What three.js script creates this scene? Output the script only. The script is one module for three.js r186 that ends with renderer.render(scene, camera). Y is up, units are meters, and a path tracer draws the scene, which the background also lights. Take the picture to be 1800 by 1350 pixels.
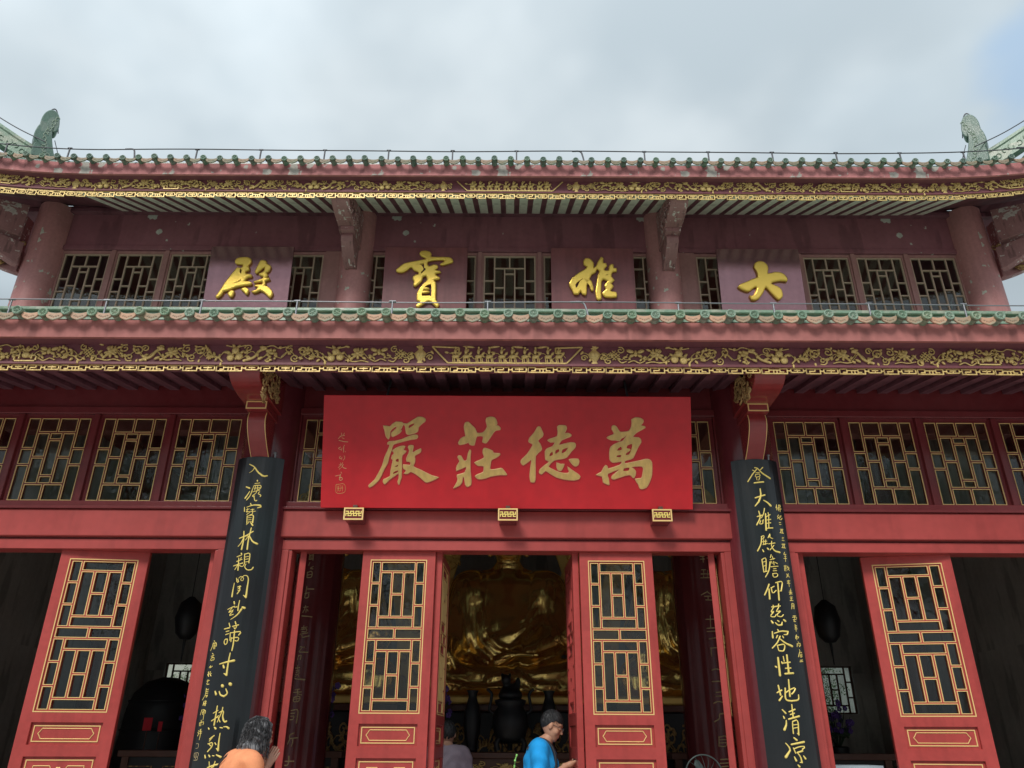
import * as THREE from 'three';
import { mergeGeometries } from 'three/addons/utils/BufferGeometryUtils.js';
import { RoundedBoxGeometry } from 'three/addons/geometries/RoundedBoxGeometry.js';

// ---------------------------------------------------------------- camera, sky, sun, exposure
const scene = new THREE.Scene();
const camera = new THREE.PerspectiveCamera(2 * Math.atan(675 / 1352) * 180 / Math.PI, 4 / 3, 0.1, 400);
camera.position.set(0.045, 1.6, 7.5);
camera.rotation.set(25.06 * Math.PI / 180, 0, 0.005, 'YXZ');

const renderer = new THREE.WebGLRenderer({ antialias: true });
renderer.toneMapping = THREE.LinearToneMapping;
renderer.toneMappingExposure = 1.45;
renderer.shadowMap.enabled = true;

function mulberry(seed) {
  let s = seed | 0;
  return () => { s = (s + 0x6d2b79f5) | 0; let t = Math.imul(s ^ (s >>> 15), 1 | s); t = (t + Math.imul(t ^ (t >>> 7), 61 | t)) ^ t; return ((t ^ (t >>> 14)) >>> 0) / 4294967296; };
}
const smooth = (a, b, x) => { const t = Math.min(1, Math.max(0, (x - a) / (b - a))); return t * t * (3 - 2 * t); };
const lerp = (a, b, t) => a + (b - a) * t;
// value noise on a lattice that repeats every `period` cells
const LATTICE = (() => { const r = mulberry(77), a = new Float32Array(65536); for (let i = 0; i < 65536; i++) a[i] = r(); return a; })();
const cell = (x, y, p, k) => LATTICE[((((y % p) + p) % p) * 251 + (((x % p) + p) % p) * 17 + k * 7919) & 65535];
function vnoise(x, y, p, k) {
  const ix = Math.floor(x), iy = Math.floor(y), fx = x - ix, fy = y - iy, u = fx * fx * (3 - 2 * fx), v = fy * fy * (3 - 2 * fy);
  return lerp(lerp(cell(ix, iy, p, k), cell(ix + 1, iy, p, k), u), lerp(cell(ix, iy + 1, p, k), cell(ix + 1, iy + 1, p, k), u), v);
}
function fbm(x, y, p, oct, k = 0) { let s = 0, a = 0.5, n = 0; for (let i = 0; i < oct; i++, a *= 0.5, x *= 2, y *= 2, p *= 2) { s += a * vnoise(x, y, p, k + i); n += a; } return s / n; }
// noise in space, for the cloud deck
function noise3(x, y, z) {
  const iz = Math.floor(z), f = z - iz, w = f * f * (3 - 2 * f);
  return lerp(vnoise(x + iz * 37, y + iz * 11, 4096, 3), vnoise(x + (iz + 1) * 37, y + (iz + 1) * 11, 4096, 3), w);
}
const fbm3 = (x, y, z, o) => { let s = 0, a = 0.5, n = 0; for (let i = 0; i < o; i++, a *= 0.5, x *= 2.03, y *= 2.03, z *= 2.03) { s += a * noise3(x, y, z); n += a; } return s / n; };

// an even, bright overcast with a few thinner places where blue shows
const SKY_LEVEL = 0.755;
const sky = (() => {
  const W = 1024, H = 512, d = new Float32Array(W * H * 4);
  for (let j = 0; j < H; j++) {
    const up = ((j + 0.5) / H - 0.5) * Math.PI, y = Math.sin(up), c = Math.cos(up);
    for (let i = 0; i < W; i++) {
      const a = ((i + 0.5) / W - 0.5) * 2 * Math.PI, x = Math.cos(a) * c, z = Math.sin(a) * c, k = 1.7 / Math.max(0.22, y + 0.12);
      const big = fbm3(x * k + 5.3, z * k + 2.1, 4.2, 5), fine = fbm3(x * k * 2.6 + 11, z * k * 2.6 + 3, 9.7, 5);
      const thick = smooth(0.36, 0.62, big * 0.66 + fine * 0.34);
      const veil = fbm3(x * k * 0.8 + 3.1, z * k * 0.8 + 8.4, 6.6, 4), light = 0.9 + 0.34 * smooth(0.36, 0.66, veil), cloud = [lerp(0.74, 0.53, thick) * light, lerp(0.82, 0.62, thick) * light, lerp(0.865, 0.68, thick) * light];
      const gap = smooth(0.56, 0.72, fine * 0.5 + big * 0.25 + 0.36 * Math.exp(-((x - 0.535) ** 2 + (y - 0.625) ** 2 + (z + 0.565) ** 2) / 0.008)), dome = (1 + 2 * Math.max(0, y)) / 2.35;   // an overcast sky is brighter overhead
      const blue = [0.4, 0.56, 0.76], o = (j * W + i) * 4, low = smooth(0.2, -0.02, y);
      for (let q = 0; q < 3; q++) d[o + q] = SKY_LEVEL * dome * lerp(lerp(cloud[q], blue[q], gap * 0.75), [0.62, 0.68, 0.72][q], low);
      d[o + 3] = 1;
    }
  }
  const t = new THREE.DataTexture(d, W, H, THREE.RGBAFormat, THREE.FloatType);
  t.mapping = THREE.EquirectangularReflectionMapping; t.magFilter = THREE.LinearFilter; t.minFilter = THREE.LinearFilter; t.needsUpdate = true;
  return t;
})();
scene.background = sky;
scene.environment = sky;

const sun = new THREE.DirectionalLight(new THREE.Color(1, 0.965, 0.9), 1.5);
sun.position.set(-5, 17, 14);
sun.target.position.set(0, 4, 0);
sun.castShadow = true;
sun.shadow.radius = 34;
sun.shadow.mapSize.set(2048, 2048);
Object.assign(sun.shadow.camera, { left: -14, right: 14, top: 14, bottom: -14, near: 1, far: 60 });
sun.name = 'sun';
scene.add(sun, sun.target);
sun.target.name = 'sun_target';

// ---------------------------------------------------------------- helpers
const V3 = (x, y, z) => new THREE.Vector3(x, y, z);
const used = new Map();
const numbered = (n) => { const k = used.get(n) ?? 0; used.set(n, k + 1); return k ? n + '_' + String(k).padStart(3, '0') : n; };
function uvMetres(g) {   // uv from position and facing, in metres
  const p = g.attributes.position, n = g.attributes.normal, uv = new Float32Array(p.count * 2);
  for (let i = 0; i < p.count; i++) {
    const ax = Math.abs(n.getX(i)), ay = Math.abs(n.getY(i)), az = Math.abs(n.getZ(i));
    if (az >= ax && az >= ay) { uv[2 * i] = p.getX(i); uv[2 * i + 1] = p.getY(i); }
    else if (ax >= ay) { uv[2 * i] = p.getZ(i); uv[2 * i + 1] = p.getY(i); }
    else { uv[2 * i] = p.getX(i); uv[2 * i + 1] = p.getZ(i); }
  }
  g.setAttribute('uv', new THREE.BufferAttribute(uv, 2));
  return g;
}
function plain(g) {
  const r = g.index ? g.toNonIndexed() : g;
  for (const k of Object.keys(r.attributes)) if (!['position', 'normal', 'uv'].includes(k)) r.deleteAttribute(k);
  if (!r.attributes.normal) r.computeVertexNormals();
  if (!r.attributes.uv) uvMetres(r);
  return r;
}
const join = (list) => (list.length === 1 ? list[0] : mergeGeometries(list.map(plain), false));
function part(name, g, m, parent, label) {
  const o = new THREE.Mesh(Array.isArray(g) ? join(g) : g, m);
  o.name = name; o.castShadow = o.receiveShadow = true;
  if (label) o.userData.label = label;
  parent.add(o);
  return o;
}
function sub(name, parent, label) { const o = new THREE.Group(); o.name = name; if (label) o.userData.label = label; parent.add(o); return o; }
function tag(o, label, category, group) { o.userData.label = label; o.userData.category = category; if (group) o.userData.group = group; return o; }
function thing(name, label, category, pos = [0, 0, 0], turn = 0, group) {
  const o = new THREE.Group(); o.name = numbered(name); o.position.set(...pos); o.rotation.y = turn; scene.add(o);
  return tag(o, label, category, group);
}
function single(name, g, m, label, category, group) { const o = part(numbered(name), g, m, scene); return tag(o, label, category, group); }
function structure(name, g, m) { const o = part(name, g, m, scene); o.userData.kind = 'structure'; return o; }
const box = (x0, x1, y0, y1, z0, z1, r = 0) => {
  const w = x1 - x0, h = y1 - y0, d = z1 - z0;
  const g = r ? new RoundedBoxGeometry(w, h, d, 1, Math.min(r, w / 2.1, h / 2.1, d / 2.1)) : new THREE.BoxGeometry(w, h, d);
  g.translate((x0 + x1) / 2, (y0 + y1) / 2, (z0 + z1) / 2);
  return uvMetres(g.index ? g.toNonIndexed() : g);
};
const move = (g, x, y, z) => g.translate(x, y, z);
const tube = (pts, r, seg = 24, rad = 6, closed = false) => new THREE.TubeGeometry(new THREE.CatmullRomCurve3(pts.map((p) => (p.isVector3 ? p : V3(...p))), closed, 'centripetal'), seg, r, rad, closed);
function rod(a, b, r, rad = 6, r2 = r) {
  const A = V3(...a), B = V3(...b), d = B.clone().sub(A), g = new THREE.CylinderGeometry(r2, r, d.length(), rad, 1);
  g.applyQuaternion(new THREE.Quaternion().setFromUnitVectors(V3(0, 1, 0), d.clone().normalize()));
  return g.translate((A.x + B.x) / 2, (A.y + B.y) / 2, (A.z + B.z) / 2);
}
const blob = (x, y, z, a, b, c, turn = 0, seg = 8) => { const g = new THREE.SphereGeometry(1, seg, Math.max(4, seg >> 1)); g.scale(a, b, c); if (turn) g.rotateZ(turn); return g.translate(x, y, z); };
const flatShape = (pts) => new THREE.Shape(pts.map(([x, y]) => new THREE.Vector2(x, y)));
const rectPath = (x0, x1, y0, y1, T = THREE.Path) => new T([new THREE.Vector2(x0, y0), new THREE.Vector2(x1, y0), new THREE.Vector2(x1, y1), new THREE.Vector2(x0, y1)]);
const slab = (shape, depth, bevel = 0) => uvMetres(new THREE.ExtrudeGeometry(shape, { depth, bevelEnabled: bevel > 0, bevelSize: bevel, bevelThickness: bevel, bevelSegments: 1, curveSegments: 10 }));
// a profile [[z, y], ...] (closed) drawn out along x from x0 to x1; lift(x) raises it, push(x) moves it forward
function sweepX(profile, x0, x1, n, lift = () => 0, push = () => 0) {
  const pos = [], P = profile.length;
  const at = (i, k) => { const x = lerp(x0, x1, i / n), [z, y] = profile[(k + P) % P]; return [x, y + lift(x), z + push(x)]; };
  const quad = (a, b, c, d) => pos.push(...a, ...b, ...c, ...a, ...c, ...d);
  for (let i = 0; i < n; i++) for (let k = 0; k < P; k++) quad(at(i, k), at(i + 1, k), at(i + 1, k + 1), at(i, k + 1));
  const tri = THREE.ShapeUtils.triangulateShape(profile.map(([z, y]) => new THREE.Vector2(z, y)), []);
  for (const [a, b, c] of tri) { pos.push(...at(0, a), ...at(0, b), ...at(0, c), ...at(n, a), ...at(n, c), ...at(n, b)); }
  const g = new THREE.BufferGeometry();
  g.setAttribute('position', new THREE.BufferAttribute(new Float32Array(pos), 3));
  g.computeVertexNormals();
  return uvMetres(g);
}
// surface of a signed distance field on a box (surface nets)
function surface(f, min, max, h) {
  const nx = Math.ceil((max[0] - min[0]) / h) + 1, ny = Math.ceil((max[1] - min[1]) / h) + 1, nz = Math.ceil((max[2] - min[2]) / h) + 1;
  const v = new Float32Array(nx * ny * nz), id = (i, j, k) => (k * ny + j) * nx + i;
  for (let k = 0; k < nz; k++) for (let j = 0; j < ny; j++) for (let i = 0; i < nx; i++) v[id(i, j, k)] = f(min[0] + i * h, min[1] + j * h, min[2] + k * h);
  const vert = new Int32Array(nx * ny * nz).fill(-1), P = [], I = [];
  for (let k = 0; k < nz - 1; k++) for (let j = 0; j < ny - 1; j++) for (let i = 0; i < nx - 1; i++) {
    let sx = 0, sy = 0, sz = 0, n = 0;
    const c = (a) => v[id(i + (a & 1), j + ((a >> 1) & 1), k + ((a >> 2) & 1))];
    let inside = 0; for (let a = 0; a < 8; a++) if (c(a) < 0) inside++;
    if (!inside || inside === 8) continue;
    for (let a = 0; a < 8; a++) for (const b of [1, 2, 4]) {
      if (a & b) continue;
      const p = c(a), q = c(a | b);
      if ((p < 0) === (q < 0)) continue;
      const t = p / (p - q);
      sx += (a & 1) + (b === 1 ? t : 0); sy += ((a >> 1) & 1) + (b === 2 ? t : 0); sz += ((a >> 2) & 1) + (b === 4 ? t : 0); n++;
    }
    vert[id(i, j, k)] = P.length / 3;
    P.push(min[0] + (i + sx / n) * h, min[1] + (j + sy / n) * h, min[2] + (k + sz / n) * h);
  }
  const quad = (a, b, c, d, flip) => { if (a < 0 || b < 0 || c < 0 || d < 0) return; if (flip) I.push(a, c, b, a, d, c); else I.push(a, b, c, a, c, d); };
  for (let k = 1; k < nz - 1; k++) for (let j = 1; j < ny - 1; j++) for (let i = 1; i < nx - 1; i++) {
    const s = v[id(i, j, k)] < 0;
    if (s !== v[id(i + 1, j, k)] < 0) quad(vert[id(i, j - 1, k - 1)], vert[id(i, j, k - 1)], vert[id(i, j, k)], vert[id(i, j - 1, k)], !s);
    if (s !== v[id(i, j + 1, k)] < 0) quad(vert[id(i - 1, j, k - 1)], vert[id(i - 1, j, k)], vert[id(i, j, k)], vert[id(i, j, k - 1)], !s);
    if (s !== v[id(i, j, k + 1)] < 0) quad(vert[id(i - 1, j - 1, k)], vert[id(i, j - 1, k)], vert[id(i, j, k)], vert[id(i - 1, j, k)], !s);
  }
  const g = new THREE.BufferGeometry();
  g.setAttribute('position', new THREE.BufferAttribute(new Float32Array(P), 3));
  g.setIndex(I); g.computeVertexNormals();
  return uvMetres(g);
}
const smin = (a, b, k) => { const h = Math.max(k - Math.abs(a - b), 0) / k; return Math.min(a, b) - h * h * k * 0.25; };
function capsule(px, py, pz, a, b, ra, rb) {
  const bx = b[0] - a[0], by = b[1] - a[1], bz = b[2] - a[2], qx = px - a[0], qy = py - a[1], qz = pz - a[2];
  const t = Math.min(1, Math.max(0, (qx * bx + qy * by + qz * bz) / (bx * bx + by * by + bz * bz + 1e-9)));
  return Math.hypot(qx - bx * t, qy - by * t, qz - bz * t) - lerp(ra, rb, t);
}
const ellipsoid = (px, py, pz, c, r) => { const x = (px - c[0]) / r[0], y = (py - c[1]) / r[1], z = (pz - c[2]) / r[2], k = Math.hypot(x, y, z); return (k - 1) * Math.min(r[0], r[1], r[2]) * (k < 1 ? 1 : 1); };

// ---------------------------------------------------------------- procedural materials
const toS = (x) => Math.round(255 * (x <= 0.0031308 ? 12.92 * x : 1.055 * Math.pow(Math.max(x, 0), 1 / 2.4) - 0.055));
function texture(size, metres, fn, colour = true) {   // fn(u, v) in 0..1 -> [r, g, b] linear or a number
  const d = new Uint8Array(size * size * 4);
  for (let j = 0; j < size; j++) for (let i = 0; i < size; i++) {
    const c = fn(i / size, j / size), o = (j * size + i) * 4;
    for (let q = 0; q < 3; q++) { const x = Array.isArray(c) ? c[q] : c; d[o + q] = Math.min(255, Math.max(0, colour ? toS(x) : Math.round(x * 255))); }
    d[o + 3] = 255;
  }
  const t = new THREE.DataTexture(d, size, size, THREE.RGBAFormat);
  t.wrapS = t.wrapT = THREE.RepeatWrapping; t.magFilter = THREE.LinearFilter; t.minFilter = THREE.LinearMipmapLinearFilter; t.generateMipmaps = true;
  if (colour) t.colorSpace = THREE.SRGBColorSpace;
  t.repeat.set(1 / metres, 1 / metres); t.needsUpdate = true;
  return t;
}
// paint: tone patches, brush streaks, scratches, and chips down to the plaster
function paint(rgb, o = {}) {
  const { metres = 3, size = 512, tone = 0.18, streak = 0.1, chips = 0, chip = [0.5, 0.5, 0.45], dirt = 0, k = 0 } = o;
  const map = texture(size, metres, (u, v) => {
    const a = fbm(u * 5, v * 5, 5, 5, k), b = fbm(u * 48, v * 5, 48, 3, k + 9), f = fbm(u * 70, v * 70, 70, 2, k + 21);
    let m = 1 + (a - 0.5) * 2 * tone + (b - 0.5) * 2 * streak + (f - 0.5) * 0.16;
    const c = rgb.map((x, i) => x * m + (a - 0.5) * 0.012 * (i ? 1 : 0));
    if (dirt) { const q = smooth(0.56, 0.72, fbm(u * 22, v * 4, 22, 5, k + 31)) * dirt; for (let i = 0; i < 3; i++) c[i] *= 1 - q; }
    if (chips) {
      const n = fbm(u * 26, v * 26, 26, 5, k + 41), where = fbm(u * 5, v * 5, 5, 3, k + 51), e = n * 0.62 + where * 0.38;
      const t = 0.69 - chips * 0.1, q = smooth(t, t + 0.012, e);
      for (let i = 0; i < 3; i++) c[i] = lerp(c[i], chip[i] * (0.8 + f * 0.4), q);
    }
    return c;
  });
  const bump = texture(256, metres / 2, (u, v) => fbm(u * 24, v * 24, 24, 4, k + 61), false);
  return new THREE.MeshPhysicalMaterial({ map, bumpMap: bump, bumpScale: o.bump ?? 0.0012, roughness: o.roughness ?? 0.5, metalness: 0, clearcoat: o.coat ?? 0, clearcoatRoughness: o.coatRoughness ?? 0.15, specularIntensity: o.specular ?? 0.6 });
}
const M = {};
M.red = paint([0.4, 0.058, 0.052], { roughness: 0.38, coat: 0.35, coatRoughness: 0.28, tone: 0.15, streak: 0.06, dirt: 0.12, k: 1, metres: 4 });
M.redDoor = paint([0.43, 0.06, 0.053], { roughness: 0.38, coat: 0.25, coatRoughness: 0.3, tone: 0.12, streak: 0.06, dirt: 0.12, k: 3, metres: 2.4 });
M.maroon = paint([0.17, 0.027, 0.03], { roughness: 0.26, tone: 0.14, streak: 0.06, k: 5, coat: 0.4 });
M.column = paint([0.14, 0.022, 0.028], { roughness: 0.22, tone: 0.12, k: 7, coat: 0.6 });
M.soffit = paint([0.2, 0.08, 0.1], { roughness: 0.55, tone: 0.2, dirt: 0.3, k: 8 });
M.fascia = paint([0.43, 0.16, 0.145], { roughness: 0.6, tone: 0.14, streak: 0.12, k: 11, dirt: 0.25 });
M.fasciaWorn = paint([0.48, 0.19, 0.19], { roughness: 0.7, tone: 0.2, streak: 0.14, chips: 0.8, chip: [0.46, 0.42, 0.38], k: 13, dirt: 0.35 });
M.frieze = paint([0.2, 0.07, 0.085], { roughness: 0.5, tone: 0.16, k: 15 });
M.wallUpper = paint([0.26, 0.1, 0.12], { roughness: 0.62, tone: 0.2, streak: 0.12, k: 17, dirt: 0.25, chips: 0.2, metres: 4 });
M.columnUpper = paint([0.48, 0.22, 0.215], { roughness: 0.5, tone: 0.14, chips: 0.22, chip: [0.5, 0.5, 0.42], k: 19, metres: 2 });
M.bracketWorn = paint([0.36, 0.18, 0.18], { roughness: 0.6, tone: 0.25, chips: 0.6, chip: [0.6, 0.53, 0.5], k: 23, metres: 1.2, dirt: 0.4 });
M.bracket = paint([0.27, 0.034, 0.034], { roughness: 0.2, tone: 0.12, k: 25, coat: 0.7 });
M.cream = paint([0.82, 0.79, 0.7], { roughness: 0.8, tone: 0.1, dirt: 0.15, k: 27 });
M.frameUpper = paint([0.42, 0.21, 0.2], { roughness: 0.5, k: 29 });
M.latticeUpper = paint([0.5, 0.36, 0.27], { roughness: 0.5, k: 30 });
M.sign = paint([0.58, 0.014, 0.022], { roughness: 0.3, tone: 0.08, streak: 0.05, k: 33, metres: 5, coat: 0.35, coatRoughness: 0.25 });
M.lacquer = paint([0.01, 0.012, 0.014], { roughness: 0.3, tone: 0.2, k: 35, coat: 0.6, coatRoughness: 0.12, bump: 0.0008 });
M.plaqueGloss = paint([0.32, 0.17, 0.19], { roughness: 0.16, tone: 0.08, k: 37, bump: 0.0006, specular: 1 }); M.plaqueGloss.metalness = 0.75;
M.plaqueDull = paint([0.2, 0.062, 0.068], { roughness: 0.42, tone: 0.2, streak: 0.22, k: 39, coat: 0.3, coatRoughness: 0.35 });
M.darkWood = paint([0.13, 0.06, 0.045], { roughness: 0.45, tone: 0.25, k: 41, coat: 0.2 });
M.ceilingWood = paint([0.3, 0.1, 0.08], { roughness: 0.6, tone: 0.2, k: 42 });
M.floorStone = paint([0.5, 0.47, 0.42], { roughness: 0.3, k: 46, coat: 0.3 });
M.plaster = paint([0.5, 0.48, 0.44], { roughness: 0.85, k: 45, dirt: 0.3 });
const goldTone = texture(256, 0.9, (u, v) => { const n = fbm(u * 18, v * 18, 18, 5, 71), w = smooth(0.6, 0.72, fbm(u * 9, v * 9, 9, 5, 75)); return [lerp(0.8, 0.56, w) * (0.75 + n * 0.5), lerp(0.58, 0.39, w) * (0.75 + n * 0.5), lerp(0.22, 0.15, w) * (0.75 + n * 0.5)]; });
const grainBump = texture(256, 0.4, (u, v) => fbm(u * 30, v * 30, 30, 4, 81), false);
M.gilt = new THREE.MeshPhysicalMaterial({ map: goldTone, metalness: 0.2, roughness: 0.4, bumpMap: grainBump, bumpScale: 0.002 });
M.giltLine = new THREE.MeshPhysicalMaterial({ color: new THREE.Color(0.88, 0.6, 0.24), metalness: 0.2, roughness: 0.4 });
M.giltDull = new THREE.MeshPhysicalMaterial({ map: texture(256, 0.5, (u, v) => { const n = fbm(u * 14, v * 14, 14, 5, 77), w = smooth(0.45, 0.6, n); return [lerp(0.5, 0.2, w), lerp(0.34, 0.09, w), lerp(0.12, 0.05, w)]; }), metalness: 0.2, roughness: 0.6 });
M.giltBright = new THREE.MeshPhysicalMaterial({ color: new THREE.Color(0.98, 0.66, 0.13), metalness: 0.72, roughness: 0.3, bumpMap: grainBump, bumpScale: 0.001 });
M.giltBrush = new THREE.MeshPhysicalMaterial({ color: new THREE.Color(0.95, 0.74, 0.2), metalness: 0.15, roughness: 0.38 });
M.giltSign = new THREE.MeshPhysicalMaterial({ map: texture(256, 0.8, (u, v) => { const n = fbm(u * 30, v * 12, 30, 5, 91), m = 0.75 + n * 0.5; return [0.66 * m, 0.43 * m, 0.14 * m]; }), metalness: 0.15, roughness: 0.5, bumpMap: grainBump, bumpScale: 0.002 });
M.giltSignEdge = new THREE.MeshPhysicalMaterial({ color: new THREE.Color(0.72, 0.42, 0.2), metalness: 0.25, roughness: 0.45 });
M.faded = new THREE.MeshPhysicalMaterial({ color: new THREE.Color(0.62, 0.47, 0.24), metalness: 0.2, roughness: 0.55 });
const bronzeTone = texture(512, 2.2, (u, v) => { const n = fbm(u * 9, v * 9, 9, 6, 101), w = smooth(0.5, 0.7, n); return [lerp(0.95, 0.78, w), lerp(0.66, 0.44, w), lerp(0.21, 0.13, w)]; });
M.bronze = new THREE.MeshPhysicalMaterial({ map: bronzeTone, metalness: 0.85, roughness: 0.15, bumpMap: texture(256, 1.4, (u, v) => fbm(u * 9, v * 9, 9, 3, 111), false), bumpScale: 0.003 });
M.bronzeMatt = new THREE.MeshPhysicalMaterial({ map: bronzeTone, metalness: 0.6, roughness: 0.5 });
M.green = new THREE.MeshPhysicalMaterial({ map: texture(512, 1.1, (u, v) => { const n = fbm(u * 8, v * 8, 8, 6, 121), f = fbm(u * 40, v * 40, 40, 3, 125), w = smooth(0.5, 0.68, n); return [lerp(0.22, 0.36, w) * (0.8 + f * 0.4), lerp(0.33, 0.4, w) * (0.8 + f * 0.4), lerp(0.24, 0.31, w) * (0.8 + f * 0.4)]; }), roughness: 0.36, bumpMap: grainBump, bumpScale: 0.002, clearcoat: 0.25, clearcoatRoughness: 0.3 });
M.greenDark = new THREE.MeshPhysicalMaterial({ map: texture(512, 1.3, (u, v) => { const n = fbm(u * 8, v * 8, 8, 6, 131), f = fbm(u * 40, v * 40, 40, 3, 135), w = smooth(0.46, 0.66, n); return [lerp(0.1, 0.17, w) * (0.8 + f * 0.4), lerp(0.175, 0.23, w) * (0.8 + f * 0.4), lerp(0.135, 0.19, w) * (0.8 + f * 0.4)]; }), roughness: 0.34, clearcoat: 0.3, clearcoatRoughness: 0.25, bumpMap: grainBump, bumpScale: 0.003 });
M.clay = new THREE.MeshPhysicalMaterial({ map: texture(512, 0.9, (u, v) => { const n = fbm(u * 9, v * 9, 9, 6, 141), w = smooth(0.42, 0.62, n); return [lerp(0.48, 0.34, w), lerp(0.3, 0.33, w), lerp(0.2, 0.24, w)]; }), roughness: 0.6, bumpMap: grainBump, bumpScale: 0.003 });
M.glass = new THREE.MeshPhysicalMaterial({ color: new THREE.Color(0.9, 0.95, 0.93), transmission: 1, thickness: 0, roughness: 0.01, ior: 1.5, bumpMap: texture(256, 0.7, (u, v) => fbm(u * 6, v * 4, 6, 2, 151), false), bumpScale: 0.0009 });
M.greens = [[1, 1, 1], [0.78, 0.86, 0.8], [1.12, 1.05, 0.95], [0.9, 0.95, 0.82]].map((c) => { const m = M.green.clone(); m.color.setRGB(...c); return m; });
M.greensAged = [[1.15, 1.15, 1.15], [1.4, 1.3, 1.25], [0.95, 1, 1], [1.3, 1.35, 1.2]].map((c) => { const m = M.greenDark.clone(); m.color.setRGB(...c); return m; });
M.claysAged = [[0.62, 0.75, 0.78], [0.55, 0.72, 0.7], [0.75, 0.8, 0.8]].map((c) => { const m = M.clay.clone(); m.color.setRGB(...c); return m; });
M.clays = [[1, 1, 1], [0.8, 0.88, 0.86], [1.15, 1.05, 1.0]].map((c) => { const m = M.clay.clone(); m.color.setRGB(...c); return m; });
M.glassDusty = M.glass.clone(); M.glassDusty.roughness = 0.07;
M.wire = new THREE.MeshStandardMaterial({ color: new THREE.Color(0.1, 0.1, 0.11), roughness: 0.5, metalness: 0.6 });
M.wireGalvanised = new THREE.MeshStandardMaterial({ color: new THREE.Color(0.27, 0.27, 0.29), roughness: 0.4, metalness: 0.7 });
M.black = new THREE.MeshPhysicalMaterial({ color: new THREE.Color(0.012, 0.013, 0.016), roughness: 0.45 });
M.ink = new THREE.MeshStandardMaterial({ color: new THREE.Color(0.02, 0.02, 0.025), roughness: 0.6 });
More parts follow.
